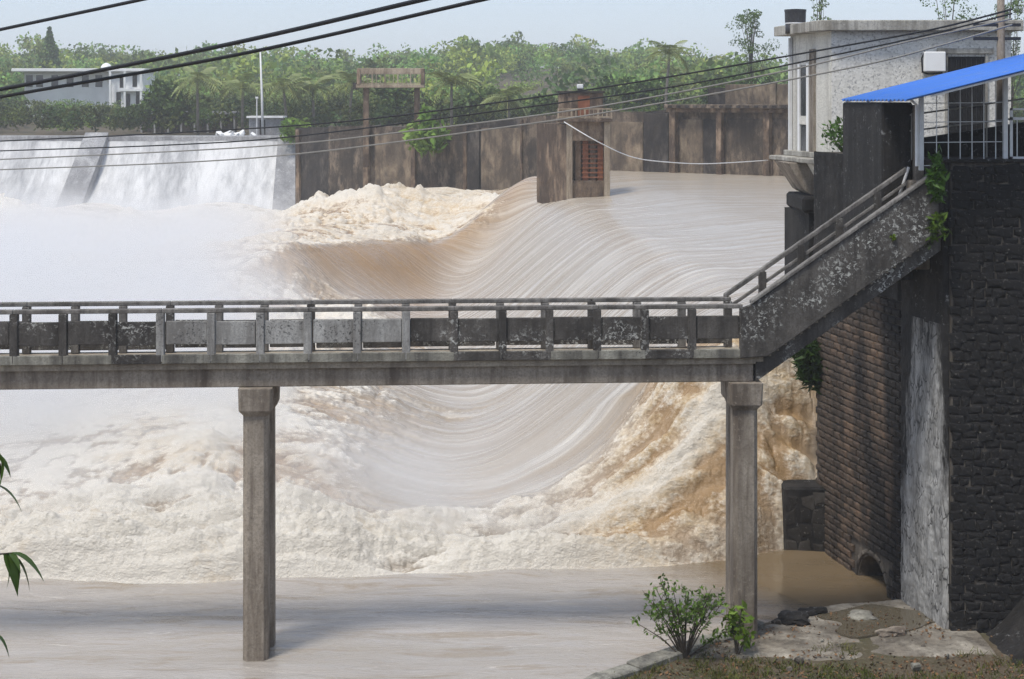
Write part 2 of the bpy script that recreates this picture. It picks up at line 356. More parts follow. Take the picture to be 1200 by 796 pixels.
# ------------------------------------------------------------------ water
RES = 6.4                                  # reservoir level; the calm pool is z = 0
def crest_x(Y): return 8.2-(Y-45)*.0727
def line_y(X): return np.interp(X, [-60, -7, -4, 1, 4, 6, 7.2, 8.2, 9], [39.8, 39.9, 40.2, 40.9, 41.4, 42.0, 42.75, 43.3, 43.5])     # edge between torrent and calm pool
def river(X, Y):
    s = crest_x(Y)-X
    L = 9.5+.9*vnoise(Y/16, Y*0+3.3)
    t = np.clip(s/L, 0, 1); drop = t*t*(3-2*t)
    zt = .55
    z = RES-.5*sst(-6, 0, s)-(RES-.5-zt)*drop
    # flow runs out over a standing wave and a broken plain
    z = z+1.25*sst(L, L+5, s)+.35*np.sin((s-L-5)*.55+.6*vnoise(Y/9, s/12))*sst(L+3, L+7, s)
    # wake ridge behind the gate pier
    rx = np.interp(Y, [74, 82, 88, 98, 110, 120], [-17, -12.6, -10.2, -6.6, .2, 3])+.7*fbm(X/4, Y/4, 2); d = (X-rx)*.8
    rid = np.exp(-(np.where(d > 0, d/2.2, d/6.5))**2)*sst(74, 84, Y)*sst(117, 108, Y)
    z = z+2.5*rid-.5*np.exp(-((Y-93)/12.0)**2)*sst(L, L+5, s)*sst(L+14, L+9, s)
    # high boil of the next bay, beyond the pier
    bx = np.where(X > -10, 1, np.exp(-((X+9)/6.0)**2))
    bo = sst(103, 124, Y)*bx*sst(3.2, -3, X)
    z = z+(3.75+.3*np.sin(X/3.1)-z)*np.clip(bo*1.05, 0, 1)
    bay = sst(101, 108, Y)*sst(1, 5, s)*sst(22, 8, s)
    on = L+7*np.exp(-((Y-93)/9.0)**2)
    foam = sst(on-1.0, on+6, s+4.0*fbm(X/3.2, Y/4.5, 4))*.62
    torn = sst(.6, -1.6, d)*sst(76, 86, Y)*sst(126, 118, Y)*sst(2.5, -1, X); z = z+.9*torn*sst(-1, -4, d)
    foam = np.maximum(foam, torn*.40)
    foam = np.where(d > 0, foam*(1-.9*rid*sst(.2, 1.0, d)), foam); foam = np.maximum(foam, bo*.25); foam = np.maximum(foam, rid*sst(.5, -.8, d)*.8)
    foam = np.maximum(foam, bay*sst(3, 7, s)*.9)
    # broken side chute between the sheet and the calm pool
    yl = line_y(X); e = (Y-yl)
    side = sst(5.6, 2.6, e+1.1*fbm(X/2.2, Y/2.2, 3))*sst(-.8, .6, s)
    foam = np.maximum(foam, side*(.44+.12*sst(2, 7, s)))
    ew = 3.4+5.5*sst(5.5, .5, X); edge = np.clip(e/ew, 0, 1)**.8
    z = z*(edge*.93+.07*sst(0, .3, e))
    sheet = sst(-3.5, 1.0, s)*(1-np.clip(foam, 0, 1)*.7)
    # turbulence
    fl = np.clip(np.maximum(np.maximum(foam/.60, bo*.9), torn*.9), 0, 1)
    warp = 1.3*fbm(X/5, Y/5, 3); X2, Y2 = X+warp, Y+warp*.6
    b1 = billow(X2/4.6, Y2/3.4, 3, .5); b2 = billow(X2/1.1, Y2/.85, 4, .6); b3 = billow(X/.42, Y/.36, 3, .6)
    calm = np.clip(.5+1.1*fbm(X/13, Y/11, 2, z=4.0), .15, 1)
    ph = (s+2.6*fbm(X/6, Y/4.5, 3)+.10*Y)/3.4                      # rows of breaking crests across the flow
    cr = (1-np.abs(np.sin(ph)))**1.6*np.clip(.35+1.3*fbm(X/3.6, Y/2.6, 2, z=2.0), 0, 1)
    amp = fl*calm*sst(0, 2.2, e)*(1-side)*(1-.75*bo)
    z = z+amp*(1.1*(b1-.28)+.72*(b2-.26)+.22*(b3-.25)+1.15*cr)+fl*(1-side)*sst(.1, .6, e)*sst(3.2, .8, e)*(.22*(b2-.15)+.16*b3)
    # the next bay runs out in long torn waves
    w1 = billow((Y+.25*X)/3.6+.4*warp, X/13, 3); w2 = billow((Y+.2*X)/1.3, X/3.6, 4, .6)
    z = z+bo*fl*(1.5*(w1-.28)+1.5*(w2-.25)+.5*(b2-.25))
    # side chute: heavy torn lumps that run down the flow
    qy = Y-.08*X; r1 = billow(qy/1.25+.3*warp, X/5.5, 3); r2 = billow(qy/.55+.25*warp, X/1.5, 4, .62); r3 = billow(qy/.24, X/.4, 3, .6)
    z = z+side*sst(-.1, .7, e)*(1.25*(r1-.27)+np.clip(r1*2.2, .25, 1)*(.55*(r2-.26)+.22*(r3-.2)))
    # streaks of the glassy sheet
    wv = Y+1.1*fbm(s/7, Y/9, 3); z = z+sheet*(.03*vnoise(wv/.55, s/5.0)*(.3+.7*np.abs(fbm(s/5, Y/4, 2)*2))+.05*vnoise(wv/2.3, s/11.0)+.02*fbm(s/1.2, wv/.35, 3))
    z = z+.012*vnoise(X/.5, Y/.8)*(1-fl)+.02*vnoise(X/2.4, Y/3.1)*(1-fl)
    lump = np.where(side > .5, .95*r1+.35*r2+.2*r3-.05, np.where(bo > .4, .5*w1+.6*w2+.25*b3, .2*b1+.65*b2+.3*b3+.45*cr))
    foam = np.clip(foam+(1.9+.9*side)*(lump-.36)*fl, 0, 1.3)
    dirt = np.clip(.50+1.5*fbm(X2/5.5, Y2/4.2, 4, z=9.0)-1.0*(b1-.3)-1.2*(lump-.36), 0, 1)*fl*(1-.55*sst(-9, -20, X))
    band = np.exp(-((e-2.2-.35*vnoise(X/2, Y/2))/.55)**2)*sst(8.2, 5.5, X)
    brown = np.clip(1.25-1.3*(lump-.25), .25, 1)*side*(1-.85*band)*sst(0.2, 3.2, X); foam = np.clip(foam+.8*band*side+.45*np.exp(-(e/.55)**2)*fl, 0, 1.3); brown = brown*(1-.5*np.exp(-(e/.55)**2))
    brown = np.maximum(brown, rid*sst(-.2, .6, d)*.95+.55*np.exp(-((Y-92)/10.0)**2)*sst(L-1.5, L+1, s)*sst(L+9, L+4, s))
    brown = np.maximum(brown, torn*np.clip(.85-1.6*(lump-.3), .1, .9))
    brown = np.maximum(brown, bo*np.clip(1.0-1.5*(lump-.3), .3, .95))
    brown = np.maximum(brown, dirt*(1-side)*(1-.1*sst(100, 125, Y)))
    foam = foam-.45*dirt*fl*(1-side)
    return z, foam, sheet, s, brown
def river_mesh():
    ny, nx = 760, 860
    v = np.linspace(0, 1, ny); Yr = 1/(1/39.7+(1/168.0-1/39.7)*(v**.92))
    u = np.linspace(0, 1, nx)
    Yg = np.repeat(Yr[:, None], nx, 1)
    xl = np.maximum(-.40*Yr-3, -58); xr = np.where(Yr < 45.5, 8.75, np.minimum(8.75+(Yr-45.5)*4.5, .30*Yr+3))
    xr = np.where(Yr > 128, np.maximum(xr-(Yr-128)*6, -4), xr)
    Xg = xl[:, None]+(xr-xl)[:, None]*u[None]
    yl = line_y(Xg); Yg = np.where(v[:, None] < .15, np.maximum(Yg, yl-.15+v[:, None]*2), Yg)
    Z, foam, sheet, s, side = river(Xg, Yg)
    Z = np.where(v[:, None] < .002, -.5, Z)
    i = np.arange(ny*nx).reshape(ny, nx)
    q = np.stack([i[:-1,:-1], i[:-1,1:], i[1:,1:], i[1:,:-1]], -1).reshape(-1, 4)
    flow = np.stack([s, Yg+1.1*fbm(s/7, Yg/9, 3)+.35*fbm(s/2.5, Yg/3, 2), side], -1).reshape(-1, 3)
    return np_mesh('torrent', np.stack([Xg, Yg, Z], -1).reshape(-1, 3), q, river_mat(), True,
                   attrs={'foam': foam.ravel(), 'sheet': sheet.ravel(), 'flow': flow, 'chute': side.ravel()})
def river_mat():
    t = NT('flood water')
    fv = t.attr('flow', True)
    m = t.node('ShaderNodeVectorMath', operation='MULTIPLY'); t.link(fv, m.inputs[0]); m.inputs[1].default_value = (.10, 1.7, 0)
    st = t.noise(1.0, 6, .62, m.outputs[0], .25)
    m2 = t.node('ShaderNodeVectorMath', operation='MULTIPLY'); t.link(fv, m2.inputs[0]); m2.inputs[1].default_value = (.28, 6.0, 0)
    st2 = t.noise(1.0, 3, .6, m2.outputs[0], .15)
    foam, sheet, chute = t.attr('foam'), t.attr('sheet'), t.attr('chute')
    mud = t.mix(t.ramp(st, (.38, 0), (.66, 1)), (.355,.29,.215), (.46,.425,.375))
    n1 = t.noise(2.1, 9, .74, t.pos((.75, 1, 1.2)), .15); n2 = t.noise(.33, 4, .6)
    n4 = t.noise(7.5, 5, .7, t.pos((.8, 1, 1)))
    fk = t.math('ADD', t.math('ADD', foam, t.math('MULTIPLY', t.math('SUBTRACT', n1, .5), 1.3)), t.math('MULTIPLY', t.math('SUBTRACT', n4, .5), .9))
    fm = t.ramp(fk, (.38, 0), (.70, 1))
    sk = t.math('MULTIPLY', t.ramp(t.math('ADD', t.math('MULTIPLY', st, .6), t.math('MULTIPLY', st2, .4)), (.49, 0), (.68, .42)), sheet)
    fm = t.math('MAXIMUM', fm, t.math('MULTIPLY', sk, t.ramp(t.noise(.3, 4, .6), (.38, .15), (.62, 1))))
    warm = t.ramp(t.math('ADD', t.math('MULTIPLY', n2, .6), t.math('MULTIPLY', n1, .4)), (.34, .5), (.46, 0))
    m3 = t.node('ShaderNodeVectorMath', operation='MULTIPLY'); t.link(t.pos(), m3.inputs[0]); m3.inputs[1].default_value = (.45, 1.3, .9)
    n3 = t.noise(1.5, 8, .7, m3.outputs[0], .3)
    warm = t.math('MAXIMUM', warm, t.math('MULTIPLY', t.ramp(t.math('ADD', t.math('MULTIPLY', n3, .5), t.math('MULTIPLY', n4, .5)), (.44, .95), (.60, .2)), chute))
    mud = t.mix(t.math('MULTIPLY', chute, .9), mud, (.33,.20,.085))
    foamc = t.mix(warm, (.80,.75,.66), (.52,.36,.17))
    col = t.mix(fm, mud, foamc)
    t.b.inputs['Specular IOR Level'].default_value = .5
    rg = t.math('ADD', .26, t.math('MULTIPLY', fm, .6))
    h = t.math('ADD', t.math('MULTIPLY', t.math('ADD', st, t.math('MULTIPLY', st2, .5)), t.math('MULTIPLY', sheet, 1.0)), t.math('MULTIPLY', t.math('ADD', n1, t.math('MULTIPLY', n4, .35)), t.math('MULTIPLY', foam, 3.6)))
    h = t.math('ADD', h, t.math('MULTIPLY', t.noise(1.5, 5, .65, t.pos((.5, 1, 1))), .35))
    t.bump(h, .65, .13)
    return t.done(col, rg)
rv = link('flood_water', river_mesh()); tag(rv, 'muddy reservoir water pouring over the spillway into white and brown foam', kind='structure')
def pool():
    t = NT('calm muddy pool')
    c = t.mix(t.ramp(t.noise(.35, 5, .6, t.pos((.5, 1.6, 1)), .5), (.35, 0), (.65, 1)), (.33,.298,.262), (.385,.352,.318))
    c = t.mix(t.ramp(t.noise(1.4, 6, .7, t.pos((.25, 1.5, 1)), 1.0), (.52, 0), (.66, .7)), c, (.25,.19,.125))
    t.b.inputs['Specular IOR Level'].default_value = .5
    px_ = t.node('ShaderNodeSeparateXYZ'); t.link(t.pos(), px_.inputs[0])
    c = t.mix(t.ramp(t.noise(2.6, 7, .75, t.pos((.22, 1.3, 1)), 1.4), (.60, 0), (.68, .55)), c, (.62,.58,.52))
    lee_shade = t.ramp(t.math('MULTIPLY', t.math('ADD', px_.outputs[0], t.math('MULTIPLY', t.math('SUBTRACT', px_.outputs[1], 38), .6)), .1), (.50, 0), (.72, 1))
    c = t.mix(lee_shade, c, (.17,.125,.075))  # dark reflection and shade of the wall painted into the sheltered water
    t.bump(t.math('MULTIPLY', t.math('SUBTRACT', 1.08, lee_shade), t.math('ADD', t.noise(1.9, 6, .66, t.pos((.4, 1.2, 1)), .6), t.math('MULTIPLY', t.noise(.5, 3, .5, t.pos((.3, 1, 1))), 1.5))), .75, .14)
    m = t.done(c, .06)
    xs = np.linspace(-45, 12, 330); ys = np.linspace(6, 43.5, 300)
    def fz(X, Y):
        z = .02*fbm(X/2.5, Y/.9, 4)+.035*np.sin(Y*1.1+X*.12+1.5*fbm(X/6, Y/4, 2))*sst(41.5, 38, Y)
        e = Y-line_y(X)
        return np.where(e > .3, -.35, z+.10*np.exp(-((e+.15)/.5)**2)*(1+.8*vnoise(X/1.3, Y*0+.5)))
    return grid_mesh(xs, ys, fz, m, 'pool')
tag(link('pool_water', pool()), 'calm muddy pool below the footbridge', kind='structure')

def droplets():
    n = 24000; Y = 1/RNG.uniform(1/62, 1/40.6, n); X = RNG.uniform(-.36, .17, n)*Y; X = np.minimum(X, 7.6)
    z, foam, sh, s_, br_ = river(X, Y); e = Y-line_y(X)
    keep = (foam > .75)&(e > .35)&(RNG.uniform(size=n) < .30); X, Y, z, foam = X[keep], Y[keep], z[keep], foam[keep]
    m = len(X); z = z+RNG.exponential(.11, m); r = RNG.uniform(.006, .016, m)[:, None]
    c = np.stack([X, Y, z], 1); t4 = np.array([[1,1,1],[1,-1,-1],[-1,1,-1],[-1,-1,1]])*.8
    v = (c[:, None]+t4[None]*r[:, None]).reshape(-1, 3); k = np.arange(m)*4
    f = np.concatenate([np.stack([k+a, k+b, k+c_], 1) for a, b, c_ in ((0,1,2),(0,3,1),(0,2,3),(1,3,2))])
    return np_mesh('spray', v, f, plain('foam droplets', (.8,.78,.73), .5, .1))
tag(link('spray_droplets', droplets()), 'flecks of spray thrown above the foam', kind='stuff')

# ------------------------------------------------------------------ footbridge and its stair
BR = P(868, 420, 35.0); BRX = BR.x
BANG = math.atan(.0637)
br = thing('footbridge', (BRX, 35.0, 0), 'long concrete footbridge with post and panel parapets crossing the muddy pool', 'footbridge', rz=BANG)
BW, BL = 1.46, -21.5                       # width, left end in local x
box('deck_slab', M['deck'], br, BL, .35, .102, BW-.102, 6.20, 6.37)
def posts_mat(x): return M['con_pale'] if -12.55 < x < -7.0 else M['con_dark']
def edge_mat(x): return M['con_slab'] if (x < -13.6 or -12.0 < x < -6.2 or -3.6 < x < -2.0 or x > -1.1) else M['con_dark']
for side, (y0, y1) in enumerate(((0, .10), (BW-.10, BW))):
    k = 0; x = .0
    while x > BL:
        x1 = x-1.03
        box('kerb_edge', edge_mat(x-.5), br, max(x1, BL)+.003, x-.003, y0, y1, 6.34-.14*side, 6.535-.15*side, .012)
        x = x1
for y in (.18, BW-.43): box('girder', M['con_mid'], br, BL, .32, y, y+.25, 5.80, 6.338 if y < .5 else 6.198, .02)
post_me = {}
for side in (0, 1):
    yc = .09 if side == 0 else BW-.09
    for k in range(0 if side else 1, 21):
        x = -1.03*k
        m = posts_mat(x) if side == 0 else (M['con_rail'] if k % 3 else M['con_dark'])
        if m.name not in post_me:
            post_me[m.name] = MB().box(-.085, .085, -.085, .085, 6.38, 7.405).mesh('post', m, bevel=.012)
        o = link('post', post_me[m.name], br); o.location = (x+random.uniform(-.02, .02), yc, 0); o.rotation_euler = (0, random.uniform(-.0022, .0022), random.uniform(-.05, .05))
    for k in range(0, 21):
        xa, xb = -1.03*k-.087, -1.03*(k+1)+.087
        if k == 0 and side == 0: xa = -.02
        if k == 0 and side: xa = -.087
        xm = (xa+xb)/2
        m = posts_mat(xm) if side == 0 else M['con_dark']
        dz = random.uniform(-.012, .012)
        MB().box(xb, xa, yc-.045, yc+.04, 6.745+dz-.29*side, 7.24+dz-.18*side).build('parapet_panel', m, br, bevel=.012).rotation_euler = (0, random.uniform(-.0012, .0012), 0)
    for k in range(0, 7):                  # handrail lengths
        xa, xb = -3.09*k, -3.09*(k+1)+.004
        if k == 0: xa = .05
        MB().box(xb, xa, yc-.075, yc+.075, 7.408, 7.50).build('handrail', M['con_rail'], br, bevel=.015)
# piers: two columns each, with a flared head
def column(x, y, zb, parent):
    n = 8; mb = MB()
    def octa(r, c): return [(x+a, y+b) for a, b in ((-r,-r+c),(-r+c,-r),(r-c,-r),(r,-r+c),(r,r-c),(r-c,r),(-r+c,r),(-r,r-c))]
    lv = [(zb-1.6, .27, .09), (5.2, .265, .09), (5.32, .35, .05), (5.797, .36, .03)]
    for z, r, c in lv: mb.v += [(a, b, z) for a, b in octa(r, c)]
    for i in range(len(lv)-1):
        for k in range(n): mb.f.append((i*n+k, i*n+(k+1)%n, (i+1)*n+(k+1)%n, (i+1)*n+k))
    mb.f += [tuple(range(n-1,-1,-1)), tuple(range(3*n, 4*n))]
    mb.build('column', M['con_mid'], parent, bevel=.008)
for x, zb in ((-10.4, 0), (.13, .2)):
    column(x, .32, zb, br); column(x+.06, BW-.36, zb, br)
    box('cross_head', M['con_mid'], br, x-.2, x+.2, .435, BW-.435, 5.42, 5.79)
# stair: solid near parapet, open far handrail, steps
st = thing('stairway', (BRX, 35.0, 0), 'steep concrete stairway climbing from the footbridge to the top of the dark stone wall', 'stairway', rz=BANG)
def L2(px, py, Yo=35.0): return (px-868)*Yo/F, CZ-(py-HZ)*Yo/F   # local (x,z) on the near face
top = [L2(881, 357), L2(1104, 203)]; low = [L2(900, 418), L2(1104, 277)]
pl = [L2(867, 420), low[0], low[1], top[1], top[0], L2(867, 362)]
MB().prism_y(pl, -.03, .10).build('parapet_wall', M['con_dark'], st, bevel=.015)
sl = (top[1][1]-top[0][1])/(top[1][0]-top[0][0])
def sloped(name, mat, xa, za, xb, zb, y0, y1, h, bev=.012):
    return MB().prism_y([(xa, za), (xb, zb), (xb, zb+h), (xa, za+h)], y0, y1).build(name, mat, st, bevel=bev)
sloped('coping', M['con_rail'], top[0][0]-.02, top[0][1]+.004, top[1][0], top[1][1]+.004, -.07, .14, .085)
sloped('waist_slab', M['con_dark'], .36, 5.80, top[1][0]+.1, 5.80+sl*(top[1][0]-.26), .13, BW-.06, .50)
for k in range(24):
    x = .30+k*.172; z = 6.36+k*.172*sl
    box('step', M['deck'], st, x, x+.22, .12, BW-.16, z-.12, z+.10)
fa = L2(863, 347, 36.4); fb = L2(1080, 199, 36.4)
sloped('far_handrail', M['con_rail'], fa[0], fa[1]-.06, fb[0], fb[1]-.06, BW-.14, BW, .11)
sloped('far_rail', M['con_rail'], fa[0]+.1, fa[1]-.30, fb[0], fb[1]-.36, BW-.11, BW-.03, .08)
for f_ in (.21, .42, .63, .84):
    x = fa[0]+(fb[0]-fa[0])*f_; z = fa[1]+(fb[1]-fa[1])*f_
    box('post', M['con_dark'], st, x-.08, x+.08, BW-.15, BW-.01, z-1.0, z-.05, .01)

# ------------------------------------------------------------------ retaining wall with masonry
FARX, FARY, NRX, NRY = 8.09, 43.3, 9.60, 35.62
def wall_x(Y): return FARX+(FARY-Y)/(FARY-NRY)*(NRX-FARX)
wt = thing('retaining_wall', (12, 38, 0), 'tall sooty masonry retaining wall at the right with a peeling whitewashed strip', 'wall')
WTOP = 10.55
core = MB().prism_z([(FARX+.06, FARY), (NRX+.06, NRY+.06), (18, NRY+.06), (18, FARY)], -1.8, WTOP-.02).mesh('wall_core', M['mortar'])
# arched culvert cut through the foot of the wall
def arch_poly(yc, hw, z0, zs):
    return [(yc+hw, z0), (yc+hw, zs)]+[(yc+hw*math.cos(a), zs+hw*.85*math.sin(a)) for a in np.linspace(.15, math.pi-.15, 11)]+[(yc-hw, zs), (yc-hw, z0)]
AY, AHW, AZS = 39.75, .85, -.02
cut = MB()
ap = arch_poly(AY, AHW, -1.0, AZS); n = len(ap)
cut.add([(7.5, y, z) for y, z in ap]+[(13, y, z) for y, z in ap], [tuple(range(n)), tuple(range(2*n-1, n-1, -1))]+[(i, i+n, (i+1)%n+n, (i+1)%n) for i in range(n)])
tmp = link('tmp', core); cm = link('cut', cut.mesh('cut', M['dark_hole']))
md = tmp.modifiers.new('b', 'BOOLEAN'); md.object = cm; md.operation = 'DIFFERENCE'; md.solver = 'EXACT'
dg = bpy.context.evaluated_depsgraph_get(); res = bpy.data.meshes.new_from_object(tmp.evaluated_get(dg))
bpy.data.objects.remove(tmp); bpy.data.objects.remove(cm)
wc = link('wall_core', res, wt); wc.matrix_parent_inverse = Matrix.Translation((-12, -38, 0))
WOFF = Matrix.Translation((-12, -38, 0))
def wpart(name, me):
    o = link(name, me, wt); o.matrix_parent_inverse = WOFF; return o
def stone_mesh(name, w, h, d, mat, j=.12, seed=0):
    """one dressed block: chamfered, uneven front; w along x, h up, d thick (front at -y)"""
    r = random.Random(seed); c = min(w, h)*.16
    def q(v): return v+r.uniform(-j, j)*min(w, h)
    a = [(-w/2,0,-h/2),(w/2,0,-h/2),(w/2,0,h/2),(-w/2,0,h/2)]
    mid = [(q(x*.99), -d*.55, q(z*.99)) for x, _, z in a]
    fr = [(x-math.copysign(c, x)+r.uniform(-j, j)*c, -d*r.uniform(.85, 1.15), z-math.copysign(c, z)+r.uniform(-j, j)*c) for x, _, z in mid]
    ct = [(r.uniform(-.1,.1)*w, -d*r.uniform(1.05, 1.35), r.uniform(-.1,.1)*h)]
    v = [(x, .03, z) for x, _, z in a]+mid+fr+ct
    f = [(i, (i+1)%4, (i+1)%4+4, i+4) for i in range(4)]+[(i+4, (i+1)%4+4, (i+1)%4+8, i+8) for i in range(4)]+[(8+i, 8+(i+1)%4, 12) for i in range(4)]
    me = MB().add(v, f).mesh(name, mat); return me
def lay(part_name, spots, variants, parent_fn, rest_name, limit=298):
    """spots: (loc, rot, sx, sz, variant, size-rank); the largest 'limit' become objects, the rest one part"""
    spots = sorted(spots, key=lambda s_: -s_[5]); rest = {}
    for i, (loc, rz, sx, sz, vi, _) in enumerate(spots):
        me = variants[vi % len(variants)]
        mw = Matrix.Translation(loc) @ Matrix.Rotation(rz, 4, 'Z') @ Matrix.Diagonal((sx, 1, sz, 1))
        if i < limit: o = parent_fn(part_name, me); o.matrix_basis = mw
        else: rest.setdefault(me.materials[0].name, (me.materials[0], MB()))[1].add([mw @ v.co for v in me.vertices], [tuple(p.vertices) for p in me.polygons])
    for mt, mb in rest.values():
        o = parent_fn(rest_name, mb.mesh(rest_name, mt)); tag(o, kind='stuff')
BV = [stone_mesh('brick', .40, .165, .05, M['brick'], .07, i) for i in range(5)]
DV = [stone_mesh('stone', .27, .185, .03, M['brick_dark'] if i < 7 else M['brick_grey'], .24, 20+i) for i in range(8)]
fa_ang = math.atan2(NRY-FARY, NRX-FARX)   # direction along the face, towards the viewer
flen = math.hypot(NRX-FARX, NRY-FARY); ux, uy = (NRX-FARX)/flen, (NRY-FARY)/flen
sp = []
for r_ in range(54):
    z = -.15+r_*.19; off = .21*(r_ % 2)
    for c in range(-1, 14):
        d = .22+c*.42+off
        if d < .18 or d > 5.45: continue
        x, y = FARX+ux*d, FARY+uy*d
        if abs(y-AY) < AHW+.25 and z < AZS+AHW*.85+.10: continue
        vis = (1 if z < 9.6 else 0)
        if z > 7.25: continue
        hid = (z > 6.2 and d > 2.5)
        sp.append(((x+.05, y, z+random.uniform(-.008, .008)), fa_ang, random.uniform(.93, 1.02), random.uniform(.95, 1.03), random.randrange(5), (0 if hid else 1)+d*.02+random.random()*.01))
lay('brick', sp, BV, wpart, 'rear_bricks')
# arch ring stones
for a in np.linspace(.2, math.pi-.2, 9):
    me = stone_mesh('arch_stone', .27, .11, .04, M['mortar'], .08, int(a*100))
    o = wpart('arch_stone', me); y = AY+(AHW+.09)*math.cos(a); z = AZS+(AHW*.85+.09)*math.sin(a)
    o.matrix_basis = Matrix.Translation((wall_x(y)+.05, y, z)) @ Matrix.Rotation(fa_ang, 4, 'Z') @ Matrix.Rotation(a-math.pi/2, 4, 'Y')
# whitewashed strip with peeling relief, and the sooty band beside it
def strip(name, d0, d1, mat, proud, z0, z1, amp, seed, nd=46, nz=330):
    d = np.linspace(d0, d1, nd); z = np.linspace(z0, z1, nz); D, Z = np.meshgrid(d, z)
    pr = proud+amp*(fbm(D*5+seed, Z*4, 4)+.6*billow(D*6+seed, Z*2.2, 3))
    ed = np.minimum(sst(0, .07, D-d0), sst(0, .05, d1-D)); pr = pr*ed-.05*(1-ed)
    X = FARX+ux*D+uy*pr; Y = FARY+uy*D-ux*pr
    i = np.arange(nd*nz).reshape(nz, nd); q = np.stack([i[:-1,:-1], i[:-1,1:], i[1:,1:], i[1:,:-1]], -1).reshape(-1, 4)
    return wpart(name, np_mesh(name, np.stack([X, Y, Z], -1).reshape(-1, 3), q, mat, False))
strip('sooty_render', -.02, 5.42, M['wall_dark'], .05, 7.2, WTOP, .03, 1.0, 70, 110)
strip('whitewash', 5.40, 7.72, M['plaster'], .05, -.3, 6.95, .035, 8.0)
strip('sooty_render', 5.40, 7.72, M['wall_dark'], .045, 6.90, WTOP, .03, 5.0, 46, 120)
sp = []
for r_ in range(54):
    z = .0+r_*.196; x = 9.60+random.uniform(0, .12)
    while x < 17.7:
        wd = random.uniform(.5, 1.4)*.28
        lo = z < 7.0
        vi = random.randrange(7) if random.random() > (.30 if lo else .08) else 7
        sp.append(((x+wd/2, NRY+.045+random.uniform(-.015, .012), z+random.uniform(-.035, .035)), 0.0, wd/.272, random.uniform(.85, 1.25), vi, -x)); x += wd
lay('stone', sp, DV, wpart, 'rear_stones')
wpart('wall_cap', MB().box(9.5, 18, NRY-.02, NRY+1.2, WTOP-.015, WTOP+.06).mesh('wall_cap', M['wall_dark'], bevel=.02))
# dark stone pillar under the canopy, rising above the wall
pt = thing('stone_pillar', (8.8, 38.5, 10), 'dark streaked stone pillar under the low corner of the blue canopy', 'pillar')
MB().box(8.42-8.8, 9.12-8.8, 36.9-38.5, 41.3-38.5, -2.2, 1.86).build('pillar_body', M['wall_dark'], pt, bevel=.04)
MB().box(9.125-8.8, 9.33-8.8, 36.7-38.5, 37.3-38.5, -.7, 1.80).build('door_jamb', M['con_mid'], pt, bevel=.02)
MB().box(8.95-8.8, 9.62-8.8, 36.45-38.5, 36.85-38.5, -1.9, .10).build('pedestal', M['con_mid'], pt, bevel=.03)
# buttress stub at the far foot of the wall
bt = thing('stone_buttress', (7.7, 43, 0), 'low black stone buttress standing in the brown foam at the wall foot', 'buttress')
mb = MB().prism_z([(7.16-7.7, -.35), (8.3-7.7, -.35), (8.35-7.7, .6), (7.2-7.7, .6)], -1.2, 1.72).build('buttress_body', M['wall_dark'], bt, bevel=.06)
for i in range(4):
    zz = .1+i*.42
    for j in range(3):
        me = DV[(i*3+j) % 7]; o = link('stone', me, bt); o.matrix_local = Matrix.Translation((-.36+j*.36+.06*(i%2), -.33, zz)) @ Matrix.Diagonal((1.3, 1, 2.2, 1))

# ------------------------------------------------------------------ canopy, fence and gate on the wall
ct = thing('blue_canopy', (9, 35.8, WTOP), 'bright blue sheet metal canopy on white posts above the dark wall', 'canopy')
CSL = .25
def cz_(X): return 11.92+(X-8.38)*CSL
def cp(name, mb, m, **k):
    o = mb.build(name, m, ct, **k); o.matrix_parent_inverse = Matrix.Translation((-9, -35.8, -WTOP)); return o
# corrugated sheet
nx, nyc = 3, 180
X = np.array([8.36, 11.0, 14.4]); Yv = np.linspace(34.35, 41.2, nyc)
XX, YY = np.meshgrid(X, Yv); ZZ = cz_(XX)+.012*np.clip(np.sin(YY*2*math.pi/.38)*2.2, -1, 1)*1.7
i = np.arange(nx*nyc).reshape(nyc, nx); q = np.stack([i[:-1,:-1], i[:-1,1:], i[1:,1:], i[1:,:-1]], -1).reshape(-1, 4)
me = np_mesh('roof_sheet', np.stack([XX, YY, ZZ], -1).reshape(-1, 3), q, M['blue'])
o = link('roof_sheet', me, ct); o.matrix_parent_inverse = Matrix.Translation((-9, -35.8, -WTOP)); sm = o.modifiers.new('t', 'SOLIDIFY'); sm.thickness = .012
def slopebar(name, y, dz, h, w_, m, xa=8.40, xb=14.3):
    cp(name, MB().prism_y([(xa, cz_(xa)-dz-h), (xb, cz_(xb)-dz-h), (xb, cz_(xb)-dz), (xa, cz_(xa)-dz)], y, y+w_), m)
slopebar('edge_beam', 34.42, .022, .05, .05, M['white_metal'], 8.9)
for y in (36.2, 38.4, 40.8): slopebar('rafter', y, .022, .05, .05, M['white_metal'])
for x, y in ((9.06, 35.85), (10.92, 35.85)):
    cp('post', MB().box(x-.05, x+.05, y, y+.1, WTOP-(.2 if x < 9.5 else -.06), cz_(x)-.03), M['white_metal'], bevel=.01)
    if x < 9.5: cp('downpipe', MB().tube([(x-.11, y, WTOP-.1), (x-.11, y, 11.8), (x-.3, y-.1, 11.95)], .035), M['white_pipe'])
ft = thing('grid_fence', (10, 35.9, WTOP+.06), 'thin white bar grid fence between the canopy posts', 'fence')
def fp(name, mb, m, **k):
    o = mb.build(name, m, ft, **k); o.matrix_parent_inverse = Matrix.Translation((-10, -35.9, -WTOP-.06)); return o
for k in range(6):
    x = 9.40+k*.262
    fp('upright', MB().tube([(x, 35.9, WTOP+(.06 if x > 9.5 else -.4)), (x, 35.9, cz_(x)-.1)], .011, 6), M['white_metal'])
